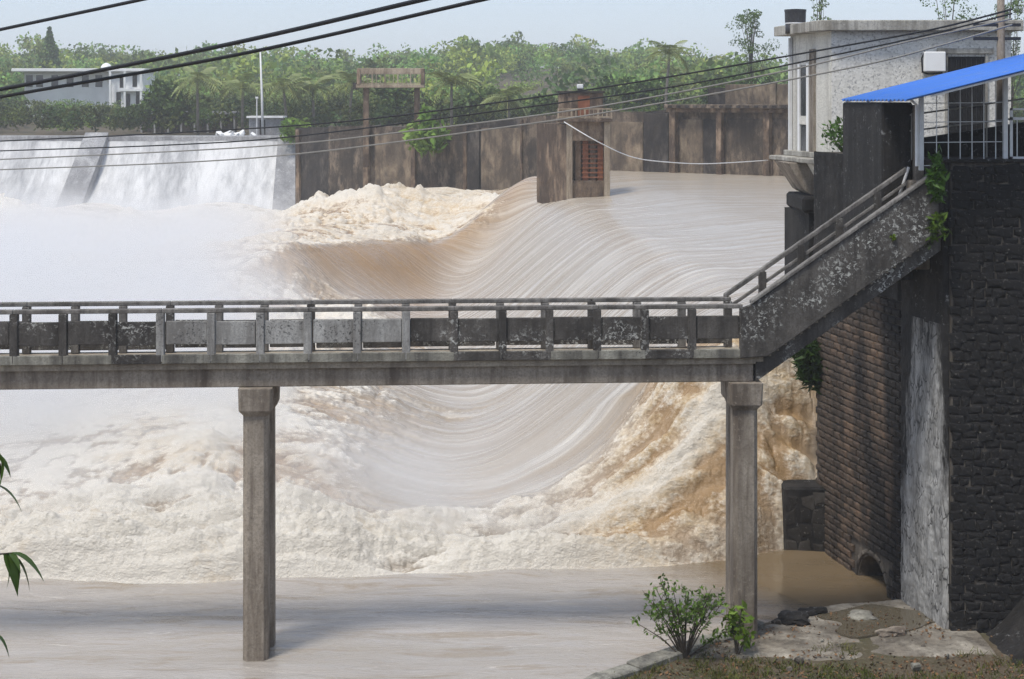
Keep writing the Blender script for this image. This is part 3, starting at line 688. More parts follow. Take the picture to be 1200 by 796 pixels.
for z in (10.62-.16, 10.97, 11.42, 11.84):
    x0 = 9.12; x1 = 9.4 if z < 10.6 else 10.86
    fp('bar', MB().tube([(x0, 35.92, z), (x1, 35.92, z+(.02 if z > 10.6 else 0))], .011, 6), M['white_metal'])
rl = thing('inner_handrail', (10, 36.9, WTOP), 'pair of thin sloping rails behind the white grid fence', 'handrail')
for dz in (0, .36):
    o = MB().tube([(-.95, 0, .66+dz), (2.6, 0, 1.08+dz*1.25)], .022, 6).build('rail', M['grey_cable'], rl)
for x in (-.9, .8, 2.5): MB().tube([(x, 0, 0), (x, 0, .66+(x+.95)*.118+.40)], .022, 6).build('post', M['grey_cable'], rl)
gt = thing('white_gate', (11.3, 35.9, WTOP+.06), 'white metal frame gate right of the canopy post at the picture edge', 'gate')
for a in ((-.27, .8, .86, .92), (-.27, .8, .0, .05), (-.27, .8, 1.08, 1.12), (-.27, -.21, 0, 1.12), (.74, .80, 0, 1.12)):
    MB().box(a[0], a[1], 0, .04, a[2], a[3]).build('frame_bar', M['white_metal'], gt)
for x in (-.12, .1, .32, .54): MB().box(x, x+.02, .01, .03, .05, .86).build('bar', M['white_metal'], gt)
# low dark shed wall behind the fence
sh = thing('dark_lean_to', (11.6, 39.6, WTOP-.6), 'dark lean-to wall in the shade under the blue canopy', 'shed')
MB().prism_y([(-2.1, 0), (4, 0), (4, 1.9), (-2.1, .96)], -.1, .1).build('wall', M['wall_dark'], sh)

# ------------------------------------------------------------------ gate house on its bracket
HX, HY = 9.05, 46.0
hs = thing('gate_house', (HX, HY, 10.4), 'pale pebbledash gate house with flat concrete roof on a cantilevered bracket', 'house')
lx, ly = 8.50-HX, 3.5                     # far end of the left wall
def hp(name, mb, m, **k): return mb.build(name, m, hs, **k)
E = 3.47                                   # wall height
MB().prism_z([(0,0), (5.1,0), (5.1,3.6), (lx, ly)], 0.0, E).build('wall_core', M['stucco'], hs)
MB().box(.012, 5.1, -.03, .0, .0, E-.002).build('front_wall', M['pebble'], hs)
MB().prism_z([(-.42,-.16),(-.05,-.38),(5.35,-.38),(5.35,3.9),(lx-.45,ly+.35)], E, E+.30).build('roof', M['roofcon'], hs, bevel=.02)
MB().prism_z([(-.15,-.1),(5.2,-.12),(5.2,3.7),(lx-.2,ly+.1)], -.16, -.003).build('floor_slab', M['roofcon'], hs, bevel=.015)
MB().prism_z([(-.50,-.5),(.25,-.55),(.25,3.7),(lx-.62,ly+.2)], -.30, -.165).build('ledge', M['roofcon'], hs, bevel=.02)
def lpart(name, t0, t1, z0, z1, mat, d0, d1):   # on the left wall: t metres from the near corner, d proud
    L_ = math.hypot(lx, ly); ex, ey = lx/L_, ly/L_; nx_, ny_ = -ey, ex
    poly = [(ex*t0+nx_*d0, ey*t0+ny_*d0), (ex*t1+nx_*d0, ey*t1+ny_*d0), (ex*t1+nx_*d1, ey*t1+ny_*d1), (ex*t0+nx_*d1, ey*t0+ny_*d1)]
    return MB().prism_z(poly, z0, z1).build(name, mat, hs)
for z0, z1 in ((.02, .78), (1.05, 2.55)):
    win = lpart('window', 1.95, 2.55, z0, z1, M['glass'], .004, .02)
subpart = lpart('window_frame', 2.56, 2.72, .0, 2.6, M['white_paint'], .004, .06); subpart.parent = win
subpart = lpart('window_frame', 1.78, 1.94, .0, 2.6, M['white_paint'], .004, .06); subpart.parent = win
subpart = lpart('window_sill', 1.94, 2.56, .79, 1.04, M['stucco'], .004, .05); subpart.parent = win
lpart('pilaster', 1.25, 1.62, .0, 3.0, M['con_mid'], .004, .08)
lpart('downpipe', 3.30, 3.40, -.1, 3.4, M['white_pipe'], .02, .12)
dw = box('doorway', M['dark_hole'], hs, 3.30, 4.35, -.045, -.033, .0, 2.75)
for x in (3.22, 4.36): box('door_frame', M['roofcon'], dw, x, x+.075, -.09, -.034, 0, 2.83)
box('lintel', M['roofcon'], hs, 3.0, 4.6, -.12, -.034, 2.835, 2.98)
for k in range(7): box('door_bar', M['dark_metal'], dw, 3.38+k*.145, 3.40+k*.145, -.075, -.05, .05, 2.7)
for z in (1.35, 2.2): box('door_rail', M['dark_metal'], dw, 3.31, 4.34, -.072, -.052, z, z+.04)
bx_ = MB().box(2.58, 3.18, -.30, -.035, 2.32, 2.88).build('service_box', M['white_paint'], hs, bevel=.02)
MB().tube([(2.62, -.2, 2.9), (2.54, -.15, 2.7), (2.56, -.14, 2.3), (2.7, -.16, 2.26), (3.12, -.16, 2.28)], .025, 6).build('service_cable', M['black_rubber'], bx_)
# bracket (haunch) and support column standing in the reservoir
MB().prism_y([(-1.05, -.31), (.55, -.31), (.55, -1.25), (-.35, -1.25), (-.5, -1.15)], 1.2, 3.5).build('bracket', M['con_mid'], hs, bevel=.02)
MB().prism_y([(-.48, -.31), (.5, -.31), (.5, -1.15), (-.02, -1.15)], -.28, 1.19).build('bracket_rib', M['stucco'], hs, bevel=.02)
MB().prism_z([(-.5, .7), (-.12, .7), (-.12, 3.2), (-.78, 3.2)], -9, -1.73).build('support_column', M['wall_dark'], hs)
box('column_head', M['wall_dark'], hs, -.72, .5, .5, 3.3, -1.72, -1.255, .08)
MB().box(.2, .47, -.30, .3, -1.42, -1.26).build('bracket_tip', M['roofcon'], hs)
# dark abutment block between house and wall
ab = thing('abutment_block', (9.3, 44.6, 0), 'dark mossy abutment block between gate house and stairway', 'abutment')
MB().prism_z([(8.20-9.3, 43.32-44.6), (12-9.3, 43.32-44.6), (12-9.3, 47-44.6), (8.75-9.3, 45.9-44.6)], -1.5, 10.1).build('block_body', M['wall_dark'], ab, bevel=.05)
tk = thing('water_tank', P(932, 31, 48.5)+Vector((0, 0, -.22)), 'small dark water tank with a white band on the gate house roof', 'tank')
MB().lathe((0,0,0), [(.30,0),(.30,.28)], 20).build('tank_body', M['tank'], tk, True)
MB().lathe((0,0,0), [(.305,.282),(.305,.33)], 20).build('band', M['white_pipe'], tk, True)
MB().lathe((0,0,0), [(.31,.332),(.32,.66),(.33,.665),(.33,.72),(.1,.74)], 20).build('tank_lid', M['tank'], tk)
for k, (pts, lab) in enumerate((([(978,186,42.9),(997,206,42.9),(1012,241,42.9)], 'bent white plastic pipe on the dark wall below the gate house'),
                  ([(1065,196,36.9),(1053,232,36.9)], 'short white plastic pipe leaning behind the top of the stair rail'))):
    pp = [P(*p) for p in pts]
    o = MB().tube(pp, .035, 8).build('drain_pipe', M['white_pipe'], None, True); tag(o, lab, 'pipe')

# ------------------------------------------------------------------ far side: long stained wall, gate pier, gate frame, left dam
A_ = Vector((-19.74, 150.0)); B_ = Vector((19.56, 118.0)); WL = (B_-A_).length; WANG = math.atan2(B_.y-A_.y, B_.x-A_.x)
def wk(px):
    u = (px-600)/F; return (u*A_.y-A_.x)/((B_.x-A_.x)-u*(B_.y-A_.y))
def wpos(px, py):                           # local x along the wall and height for a pixel on its face
    k = wk(px); Y = A_.y+(B_.y-A_.y)*k; return k*WL, CZ-(py-HZ)*Y/F
fw = thing('far_wall', (A_.x, A_.y, 0), 'long brown stained concrete wall across the water behind the gate pier', 'wall', rz=WANG)
prof = [(346,150),(385,149),(430,147),(486,150),(545,147),(610,138),(645,135),(715,131),(757,131),(786,128),(1010,126)]
for (pa, ya), (pb, yb) in zip(prof[:-1], prof[1:]):
    xa, za = wpos(pa, ya); xb, zb = wpos(pb, yb)
    MB().prism_y([(xa, -1.5), (xb-.004, -1.5), (xb-.004, zb), (xa, za)], 0, 1.4).build('wall_section', M['far_dark'] if pa in (346, 545, 757) else M['far_wall'], fw)
def fpanel(name, pa, pb, pt, pbm, mat, d=.12, d0=.004):
    xa, za = wpos(pa, pt); xb, zb = wpos(pb, pt); zc = wpos((pa+pb)/2, pbm)[1]
    return MB().prism_y([(xa, zc), (xb, zc), (xb, zb), (xa, za)], -d, -d0).build(name, mat, fw, bevel=.02)
for pa, pb, pt, pbm, m, d in ((388,428,158,262,'far_wall',.16),(440,484,157,255,'far_light',.10),(497,545,166,250,'far_wall',.12),(549,563,150,250,'far_dark',.2),
        (565,612,150,245,'far_light',.14),(614,640,146,245,'far_wall',.1),(716,754,143,215,'far_light',.1),(757,786,133,215,'far_dark',.35)):
    fpanel('wall_panel', pa, pb, pt, pbm, M[m], d)
for pa, pb, pt in ((349,353,152),(428,434,146),(484,489,150),(545,549,146),(612,614,140)):
    fpanel('pilaster', pa, pb, pt, 262, M['pier_brown'], .3)
# gallery at the right: columns, back panels, slab, parapet
for pa, pb in ((789,796),(844,850),(899,906)):
    fpanel('gallery_column', pa, pb, 128.5, 214, M['pier_brown'], .62, .10)
for pa, pb, m in ((798,824,'far_light'),(825,842,'far_dark'),(852,897,'far_wall'),(908,990,'far_wall')):
    fpanel('back_panel', pa, pb, 140, 214, M[m], .09)
xa, za = wpos(786, 127); xb, zb = wpos(1010, 125)
box('gallery_slab', M['far_wall'], fw, xa, xb, -.95, 1.6, za+.004, za+.30, .03)
box('gallery_beam', M['pier_brown'], fw, xa, xb, -.60, -.30, za-.30, za)
for k in range(18): box('slab_tooth', M['far_dark'], fw, xa+.4+k*.75, xa+.75+k*.75, -1.0, -.955, za+.06, za+.22)
xa, za = wpos(843, 99); xb, zb = wpos(990, 99)
box('upper_parapet', M['far_light'], fw, xa, xb, .8, 1.1, 11.0, za, .03)
xa, _ = wpos(897, 99); box('upper_post', M['far_light'], fw, xa, xa+.5, .6, .797, 11.0, za+.1)
xa, _ = wpos(822, 99); box('upper_recess', M['far_dark'], fw, xa, xa+1.9, .9, 1.2, 11.0, za-.25)

# gate pier in mid-water
gp = thing('gate_pier', (4.3, 100, 0), 'rust stained concrete gate pier with railed platform at the spillway end', 'pier')
def gx(px, Y=100.0): return (px-600)*Y/F-4.3
def gz(py, Y=100.0): return CZ-(py-HZ)*Y/F
for pa, pb in ((664,671),(708,715)): box('front_post', M['con_tan'], gp, gx(pa), gx(pb), 0, .9, -1, gz(143), .03)
box('pier_body', M['pier_brown'], gp, gx(664)+.02, gx(715)-.02, .95, 3.9, -1, gz(143)-.003)
MB().prism_z([(gx(664)-.003, .2), (gx(664)-.003, 3.9), (gx(664)-1.75, 6.4), (gx(664)-1.75, 5.2)], -1, gz(146)).build('side_wall', M['pier_brown'], gp)
box('header', M['pier_brown'], gp, gx(671)+.003, gx(708)-.003, .1, .9, gz(165), gz(143)-.004)
for k in range(4): box('gate_plank', M['rust'] if k % 2 else M['rust_wood'], gp, gx(674.5)+k*.46, gx(674.5)+k*.46+.34, .45, .6, gz(212), gz(165)-.004)
for k in range(8): box('gate_bar', M['rust'], gp, gx(682), gx(707.6), .38, .445, gz(209)+k*.29, gz(209)+k*.29+.07)
box('sill_block', M['pier_brown'], gp, gx(671)+.003, gx(708)-.003, .3, .94, -1, gz(212)-.003)
box('platform', M['pier_brown'], gp, gx(653), gx(717), -.45, 4.1, gz(143)+.003, gz(139), .02)
def railrun(parent, x0, x1, y, z0, z1, n, mat):
    for k in range(n+1):
        x = x0+(x1-x0)*k/n; box('rail_post', mat, parent, x-.05, x+.05, y-.05, y+.05, z0, z1)
    for z in (z0+.05, z1-.08): box('rail', mat, parent, x0, x1, y-.04, y+.04, z, z+.08)
    for k in range(n):
        a, b = x0+(x1-x0)*k/n, x0+(x1-x0)*(k+1)/n
        for f_ in (.33, .66): box('baluster', mat, parent, a+(b-a)*f_-.025, a+(b-a)*f_+.025, y-.025, y+.025, z0+.13, z1-.08)
railrun(gp, gx(654), gx(716), -.38, gz(139)+.002, gz(127), 4, M['con_tan'])
cb = box('winch_cabin', M['pier_brown'], gp, gx(656), gx(708), 1.0, 3.6, gz(139)+.003, gz(109), .03)
box('cabin_roof', M['far_dark'], cb, gx(654), gx(710), .85, 3.75, gz(109)+.003, gz(106.5), .02)
box('cabin_door', M['rust'], cb, gx(678), gx(692), .96, .997, gz(137), gz(112))
lm = thing('flood_light', (4.3+gx(681), 101.6, gz(106.5)), 'small white floodlight on the roof of the gate pier cabin', 'lamp')
box('lamp_head', M['white_pipe'], lm, -.2, .2, -.1, .2, .14, .42, .04); box('bracket', M['dark_metal'], lm, -.16, .16, -.05, .12, 0, .137)
cb_ = [P(661, 143, 99.4), P(700, 166, 99.0), P(740, 184, 102), P(780, 190, 106), P(830, 192, 111), P(900, 188, 117.2)]
def catrom(pts, n=8):
    out = []; p_ = [pts[0]]+list(pts)+[pts[-1]]
    for i in range(1, len(p_)-2):
        for k in range(n):
            t = k/n; a, b, c, d = p_[i-1], p_[i], p_[i+1], p_[i+2]
            out.append(.5*((2*b)+(c-a)*t+(2*a-5*b+4*c-d)*t*t+(3*b-a-3*c+d)*t**3))
    return out+[pts[-1]]
tag(MB().tube(catrom(cb_), .035, 5).build('slack_cable', M['white_pipe'], None, True), 'pale slack cable sagging from the gate pier to the far gallery', 'cable')

# tall concrete gate frame standing on the far wall
kf = wk(458); fy = A_.y+(B_.y-A_.y)*kf
gf = thing('hoist_frame', ((458-600)*fy/F, fy+.9, 9), 'brown concrete hoist frame with railed beam standing above the far wall', 'hoist frame')
fs_ = fy/F
def fx(px): return (px-458)*fs_
def fz(py): return CZ-(py-HZ)*fs_-9
for px in (428, 488): box('post', M['pier_brown'], gf, fx(px-3.3), fx(px+3.3), -.25, .25, -3, fz(103), .02)
box('platform_beam', M['con_tan'], gf, fx(417), fx(497), -.8, .8, fz(103)+.003, fz(99), .03)
box('end_corbel', M['far_dark'], gf, fx(413), fx(416.8), -.5, .5, fz(105), fz(97))
railrun(gf, fx(421), fx(496), -.72, fz(99)+.003, fz(86), 5, M['con_tan'])
box('top_beam', M['con_tan'], gf, fx(419), fx(497), -.75, -.45, fz(86)+.004, fz(80), .02)
for px in (420, 495): box('end_post', M['pier_brown'], gf, fx(px-2), fx(px+2), -.85, .7, fz(99)+.004, fz(80.5), .02)

# left dam with white water over its face
dm = thing('spillway_dam', (-36, 160, 0), 'long pale dam at the far left with thin white water over its sloping face', 'dam')
def dsheet():
    t = NT('thin white water'); v = t.pos((1, .25, .22))
    n = t.noise(1.5, 9, .72, v, .3); n2 = t.noise(.22, 3, .5, t.pos((1, .2, .2)))
    pm = t.node('ShaderNodeSeparateXYZ'); t.link(t.pos(), pm.inputs[0])
    c = t.mix(t.ramp(t.math('ADD', t.math('MULTIPLY', n, .6), t.math('MULTIPLY', n2, .4)), (.36, 0), (.58, 1)), (.27,.275,.285), (.62,.62,.62))
    t.bump(n, .5, .15); return t.done(c, .6)
M['dam_water'] = dsheet()
na, nb = 160, 40
a = np.linspace(0, 1, na); b = np.linspace(0, 1, nb); Aa, Bb = np.meshgrid(a, b)
tx = -13-52*Aa; X = tx-3.4*Bb; Y = 160-7.5*Bb**1.25; Z = 8.25-7.9*Bb**.9+.28*fbm(tx/1.3, Bb*2.2, 5)*(.3+Bb)-.5*sst(.12, 0, Bb)**2*0
i = np.arange(na*nb).reshape(nb, na); q = np.stack([i[:-1,:-1], i[1:,:-1], i[1:,1:], i[:-1,1:]], -1).reshape(-1, 4)
o = link('water_face', np_mesh('water_face', np.stack([X+36, Y-160, Z], -1).reshape(-1, 3), q, M['dam_water'], True), dm)
box('crest_cap', M['dam_grey'], dm, -30, 24, -.1, 1.6, 7.2, 8.42, .05)
def dslab(name, p0, p1, q0, q1, mat, lift):   # pier slab lying down the face: top pixels p0..p1 -> foot q0..q1
    v = []
    for lf in (lift, -.6):
        for px, bb in ((p0, 0), (p1, 0), (q1, 1), (q0, 1)):
            Yq = 160-7.5*bb**1.25-.05; v.append((((px-600)*Yq/F)+36, Yq-160, 8.3-7.9*bb+lf))
    MB().add(v, [(0,1,2,3),(7,6,5,4),(0,4,5,1),(1,5,6,2),(2,6,7,3),(3,7,4,0)]).build(name, mat, dm)
dslab('divider_slab', 100, 127, 60, 90, M['dam_grey'], .45)
dslab('end_slab', 326, 346, 318, 350, M['dam_grey'], .25)

# ------------------------------------------------------------------ far buildings and poles
def at_ground(px, Y): X = (px-600)*Y/F; return Vector((X, Y, float(ground_z(np.array([X]), np.array([float(Y)]))[0])))
b0 = P(150, 128, 250); wb = thing('white_building', (b0.x, 250, b0.z-1.5), 'two storey white building with flat roof and arched porch on the far left bank', 'building')
s_ = 250/F
def bz(py): return CZ-(py-HZ)*s_-wb.location.z
def bX(px): return (px-150)*s_
box('wall', M['white_paint'], wb, bX(128), bX(168), 0, 8, 0, bz(84), .05)
box('rear_wing', M['white_paint'], wb, bX(24), bX(128)-.01, 2, 8, 0, bz(84)-.05)
box('roof', M['white_paint'], wb, bX(15), bX(171), -.8, 8.5, bz(84)+.003, bz(80.5), .05)
for px, y0, y1 in ((143,90,103),(158,88,102),(139,108,122),(162,106,124),(150,110,128)):
    wnd = box('window', M['dark_hole'], wb, bX(px-2.6), bX(px+2.6), -.06, -.003, bz(y1), bz(y0)); 
for px in (30, 42, 60, 78, 96, 112): box('window', M['glass'], wb, bX(px-4), bX(px+4), 1.94, 1.997, bz(102), bz(88))
box('balcony', M['white_paint'], wb, bX(140), bX(169), -1.2, -.07, bz(107), bz(104.5)); 
for px in (131, 148, 167): box('porch_column', M['white_paint'], wb, bX(px-1.2), bX(px+1.2), -1.15, -.85, 0, bz(84))
dmx = bX(119); MB().lathe((dmx, 3, bz(80.5)), [(.9,0),(.85,.35),(.6,.7),(.25,.9),(.05,.95)], 14).build('roof_dome', M['white_paint'], wb, True)
lw = at_ground(222, 186); lo_ = thing('low_shed', lw, 'long low grey shed with columns beyond the left dam', 'shed'); lo_.location.z -= .3
sx = 186/F
box('back_wall', M['far_wall'], lo_, -57*sx, 54*sx, .5, 1.0, 0, 2.4); box('roof', M['dam_grey'], lo_, -60*sx, 56*sx, -.8, 1.6, 2.42, 2.75, .03)
for k in range(8): box('column', M['dam_grey'], lo_, (-56+k*15.5)*sx, (-54+k*15.5)*sx, -.6, -.4, 0, 2.417)
ht = at_ground(311, 168); hu = thing('white_hut', ht, 'small white roofed hut at the foot of the tall pole by the dam', 'hut')
box('wall', M['dam_grey'], hu, -1.7, 1.6, 0, 2.0, -1, 1.9); box('roof', M['white_paint'], hu, -1.9, 1.9, -.4, 2.3, 1.903, 2.1); box('doorway', M['dark_hole'], hu, -.6, 0, -.03, -.003, .2, 1.7)
p0 = at_ground(307, 166); up = thing('light_pole', p0, 'tall slim white pole rising from the hut beside the dam', 'pole')
MB().tube([(.1,0,-.5),(0,0,4),(-.18,0,8.9)], [.14,.12,.08], 8).build('shaft', M['white_pipe'], up, True)
MB().tube([(-.55,0,8.7),(.2,0,8.75)], .05, 6).build('cross_arm', M['white_pipe'], up)
p1 = at_ground(301, 166); sp_ = thing('short_pole', p1, 'short thin white post standing left of the tall pole', 'pole'); MB().tube([(0,0,-.5),(0,0,3.9)], .06, 6).build('shaft', M['white_pipe'], sp_); box('cap', M['white_pipe'], sp_, -.14, .14, -.1, .1, 3.9, 4.1)
p2 = at_ground(278, 165); rp = thing('rubble_heap', p2, 'heap of pale broken concrete beside the hut on the dam', 'rubble')
for k in range(16):
    me = stone_mesh('chunk', random.uniform(.5, 1.1), random.uniform(.3, .6), .5, M['white_paint'], .25, 200+k)
    o = link('chunk', me, rp); o.location = (random.uniform(-1.8, 1.8), random.uniform(-.4, .6), random.uniform(.1, .7)); o.rotation_euler = (random.uniform(-.5,.5), random.uniform(-.5,.5), random.uniform(0, 6))

# ------------------------------------------------------------------ vegetation
def leaf_cloud(cent, n, size, tint, spread=.35, elong=1.7, up=.25):
    """n quads per given (m,3) centre set: cent is already one row per leaf"""
    m = len(cent); r = RNG.normal(size=(m, 3)); r[:, 2] += up; r /= np.linalg.norm(r, axis=1)[:, None]
    a = np.cross(r, RNG.normal(size=(m, 3))); a /= np.linalg.norm(a, axis=1)[:, None]+1e-9; b = np.cross(r, a)
    sz = np.asarray(size).reshape(-1, 1)*RNG.uniform(.6, 1.3, (m, 1))
    v = np.stack([cent-a*sz*elong*.5, cent+b*sz*.5, cent+a*sz*elong*.5, cent-b*sz*.5], 1).reshape(-1, 3)
    q = np.arange(4*m).reshape(-1, 4); c = np.repeat(np.concatenate([tint, np.ones((m, 1))], 1), 4, 0)
    return v, q, c
def crown_points(m, lobes):
    """m points in the skin of random lobes (x,y,z,r)"""
    lobes = np.asarray(lobes); k = RNG.integers(0, len(lobes), m)
    d = RNG.normal(size=(m, 3)); d /= np.linalg.norm(d, axis=1)[:, None]
    return lobes[k, :3]+d*(lobes[k, 3]*RNG.uniform(.45, 1.05, m)**.6)[:, None]*np.array([1, 1, .8])
def forest():
    N = 3100; pts, sizes, tints = [], [], []
    Yt = 176+(RNG.uniform(0, 1, N)**1.15)*360; b = RNG.uniform(-.36, .36, N); Xt = b*Yt
    Zt = ground_z(Xt, Yt); px = b*F+600
    mead = np.exp(-((px-640)/95)**2-((Yt-290)/60)**2)+.6*np.exp(-((px-100)/90)**2-((Yt-200)/20)**2)
    for j in range(N):
        near = Yt[j] < 235; low = mead[j] > .42
        h = (RNG.uniform(2.6, 4.4) if near else RNG.uniform(3.2, 7.0)+(RNG.uniform() < .12)*3.0)*(.42 if low else 1)
        if Yt[j] < 262 and 5 < px[j] < 178: h = min(h, 2.9)
        r = h*RNG.uniform(.36, .52); n = int((210 if near else 155)*(.7 if low else 1))
        lob = [(Xt[j]+RNG.normal()*r*.45, Yt[j]+RNG.normal()*r*.45, Zt[j]+h*RNG.uniform(.3, .92), r*RNG.uniform(.4, .75)) for _ in range(6)]
        pts.append(crown_points(n, lob)); sizes.append(np.full(n, r*.175))
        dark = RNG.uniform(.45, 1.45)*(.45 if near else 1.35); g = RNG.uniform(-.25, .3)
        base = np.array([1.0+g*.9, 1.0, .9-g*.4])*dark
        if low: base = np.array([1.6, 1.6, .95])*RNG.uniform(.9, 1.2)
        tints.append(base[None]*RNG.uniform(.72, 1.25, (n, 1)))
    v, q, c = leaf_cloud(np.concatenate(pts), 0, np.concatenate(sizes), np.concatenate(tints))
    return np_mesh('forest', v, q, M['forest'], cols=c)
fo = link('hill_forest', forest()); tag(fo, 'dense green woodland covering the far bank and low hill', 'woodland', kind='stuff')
def tree_thing(name, base, h, lobes, nleaf, lsize, label, tint, mat='forest', trunk=.16, limbs=6, group=None, cat='tree'):
    t = thing(name, base, label, cat, group)
    mb = MB(); topz = max(l[2] for l in lobes)
    mb.tube([(0,0,-.6), (.05*h*.2, 0, h*.35), (0, .02*h, h*.7), (.02*h, 0, topz)], [trunk, trunk*.8, trunk*.5, trunk*.15], 7)
    for l in lobes[:limbs]:
        z0 = l[2]*random.uniform(.45, .7); mb.tube([(0, 0, z0), (l[0]*.55, l[1]*.55, (z0+l[2])/2), (l[0], l[1], l[2])], [trunk*.45, trunk*.3, trunk*.1], 5)
    mb.build('trunk', M['bark'], t, True)
    c = crown_points(nleaf, lobes); tn = np.array(tint)[None]*RNG.uniform(.6, 1.3, (nleaf, 1))
    v, q, cc = leaf_cloud(c, 0, np.full(nleaf, lsize), tn)
    link('crown', np_mesh('crown', v, q, M[mat], cols=cc), t); return t
def sparse_lobes(h, w, n, z0): return [(random.gauss(0, w*.34)*(1.35-f), random.gauss(0, w*.34)*(1.35-f), h*f, w*random.uniform(.14, .26)*(1.5-f)) for f in [random.uniform(z0, 1) for _ in range(n*2)]]
for px, Y, py_top, wd, n, lab in (
    (880, 172, 14, 5.0, 12, 'wispy bare topped tree rising beside the gate house'),
    (961, 150, -55, 3.4, 10, 'thin tree top showing above the gate house roof'),
    (1116, 140, -60, 6.5, 12, 'pale feathery tree behind the right part of the gate house roof'),
    (1183, 140, -60, 4.0, 12, 'feathery tree at the right picture edge behind the house'),
    (58, 330, 32, 6.0, 10, 'conical dark tree standing above the skyline at the upper left')):
    b = at_ground(px, Y); h = (HZ-py_top)*Y/F+CZ-b.z
    lob = sparse_lobes(h, wd, n*2, .45) if px != 58 else [(random.gauss(0, .7*(1-f)), 0, h*(.4+.58*f), 2.4*(1.05-f)) for f in np.linspace(0, 1, 12)]
    tree_thing('tall_tree', b, h, lob, 2600, .14 if px != 58 else .5, lab, (.7,.8,.75), limbs=22, trunk=.13)
for px, Y, pt_, wd, lab in ((455, 186, 92, 4.0, 'dark round tree behind the brown hoist frame'), (560, 180, 100, 4.2, 'dark leafy tree between the two palms beyond the far wall'),
        (745, 176, 92, 4.6, 'dark leafy tree to the right of the gate pier cabin'), (860, 168, 78, 5.0, 'dense dark tree beside the gate house above the gallery'), (632, 178, 112, 3.6, 'low dark tree just left of the gate pier cabin'),
        (190, 178, 96, 4.0, 'hazy dark tree right of the white building')):
    b = at_ground(px, Y); h = (HZ-pt_)*Y/F+CZ-b.z
    lob = [(random.gauss(0, wd*.3), random.gauss(0, wd*.3), h*random.uniform(.3, .88), wd*random.uniform(.2, .36)) for _ in range(11)]
    tree_thing('leafy_tree', b, h, lob, 1500, .42, lab, (.55,.62,.55))
# palms
def frond_mesh(L_, seed):
    r = random.Random(seed); v, f, c = [], [], []; n = 13
    droop = r.uniform(.5, .95)
    for k in range(n):
        t = k/(n-1); x = L_*t*(1-.15*t); z = L_*(.42*t-droop*t*t)
        ll = L_*.30*math.sin(math.pi*min(.98, t*.82+.16)); wv = L_*.028
        for sgn in (-1, 1):
            i0 = len(v); dr = ll*.45
            v += [(x-wv, 0, z), (x+wv, 0, z), (x+ll*.45, sgn*ll*.85, z-dr), (x+ll*.40, sgn*ll*.8, z-dr-.02)]
            f.append((i0, i0+1, i0+2, i0+3)); tt = r.uniform(.75, 1.25); c += [(tt, tt, tt*.9, 1)]*4
        if k < n-1:
            x2 = L_*(k+1)/(n-1)*(1-.15*(k+1)/(n-1)); z2 = L_*(.42*(k+1)/(n-1)-droop*((k+1)/(n-1))**2); i0 = len(v); w_ = .035*(1-t)+.01
            v += [(x, -w_, z), (x2, -w_, z2), (x2, w_, z2), (x, w_, z)]; f.append((i0, i0+1, i0+2, i0+3)); c += [(1.5,1.3,.8,1)]*4
    return np_mesh('frond', np.array(v), np.array(f), M['palm'], cols=np.array(c))
FV = [frond_mesh(3.5, i) for i in range(6)]
pal = [(232,172,93,1.05,'slim palm left of the tall white pole, leaning trunk'), (284,172,104,.95,'palm close to the left of the tall white pole'), (336,174,102,1.1,'palm just right of the tall white pole'),
       (368,176,104,1.0,'palm midway between the tall pole and the hoist frame'), (409,178,98,.95,'palm half hidden left of the hoist frame'), (529,168,96,1.15,'pale palm to the right of the hoist frame'),
       (597,166,116,1.0,'short dark palm between hoist frame and gate pier'), (779,168,62,.9,'tall palm with high crown above the gallery')]
for i, (px, Y, pc, sc_, lab) in enumerate(pal):
    b = at_ground(px, Y); h = CZ-(pc-HZ)*Y/F-b.z
    t = thing('palm_tree', b, lab, 'palm', 'palms on the far bank'); ln = random.uniform(-.5, .5)
    MB().tube([(0,0,-.6),(ln*.3,0,h*.5),(ln,0,h)], [.2,.15,.12], 8).build('trunk', M['palm_bark'], t, True)
    for k in range(17):
        o = link('frond', FV[k % 6], t); o.location = (ln, 0, h); o.scale = (sc_*random.uniform(.85, 1.1),)*3
        o.rotation_euler = (random.uniform(-.2, .2), random.uniform(-.75, .55), k*2.4+random.uniform(-.2, .2))
# shrubs growing on masonry
def tuft(name, base, w_, h, n, lsize, label, tint=(1,1,1), mat='leaf', drop=0.0, cat='shrub', elong=2.4):
    t = thing(name, base, label, cat); mb = MB(); cs = []
    for k in range(9):
        e = Vector((random.gauss(0, w_*.42), random.gauss(0, w_*.3), h*random.uniform(.35, 1)-drop*random.random()*h*1.6))
        mb.tube([(0,0,-.05), (e.x*.5, e.y*.5, abs(e.z)*.4 if not drop else e.z*.35), e], [.018, .012, .005], 4)
        m = n//9; tt = RNG.uniform(.25, 1.0, (m, 1)); cs.append(np.array(e)[None]*tt+RNG.normal(size=(m, 3))*w_*.14)
    mb.build('stem', M['bark'], t); c = np.concatenate(cs)
    v, q, cc = leaf_cloud(c, 0, np.full(len(c), lsize), np.array(tint)[None]*RNG.uniform(.55, 1.35, (len(c), 1)), elong=elong)
    link('leaves', np_mesh('leaves', v, q, M[mat], cols=cc), t); return t
tuft('wall_shrub', P(500, 176, 137.2), 2.6, 3.6, 700, .40, 'bright green shrub growing on top of the far wall beside the hoist frame', (1,1.15,.8), 'forest')
tuft('wall_shrub', P(340, 160, 158), 2.6, 1.2, 400, .35, 'low light green bush at the end of the left dam', (1.2,1.3,.9), 'forest')
tuft('wall_shrub', P(990, 178, 43.0), .9, .95, 420, .075, 'leafy shrub sprouting between gate house and dark pillar', (.9,1,.9))
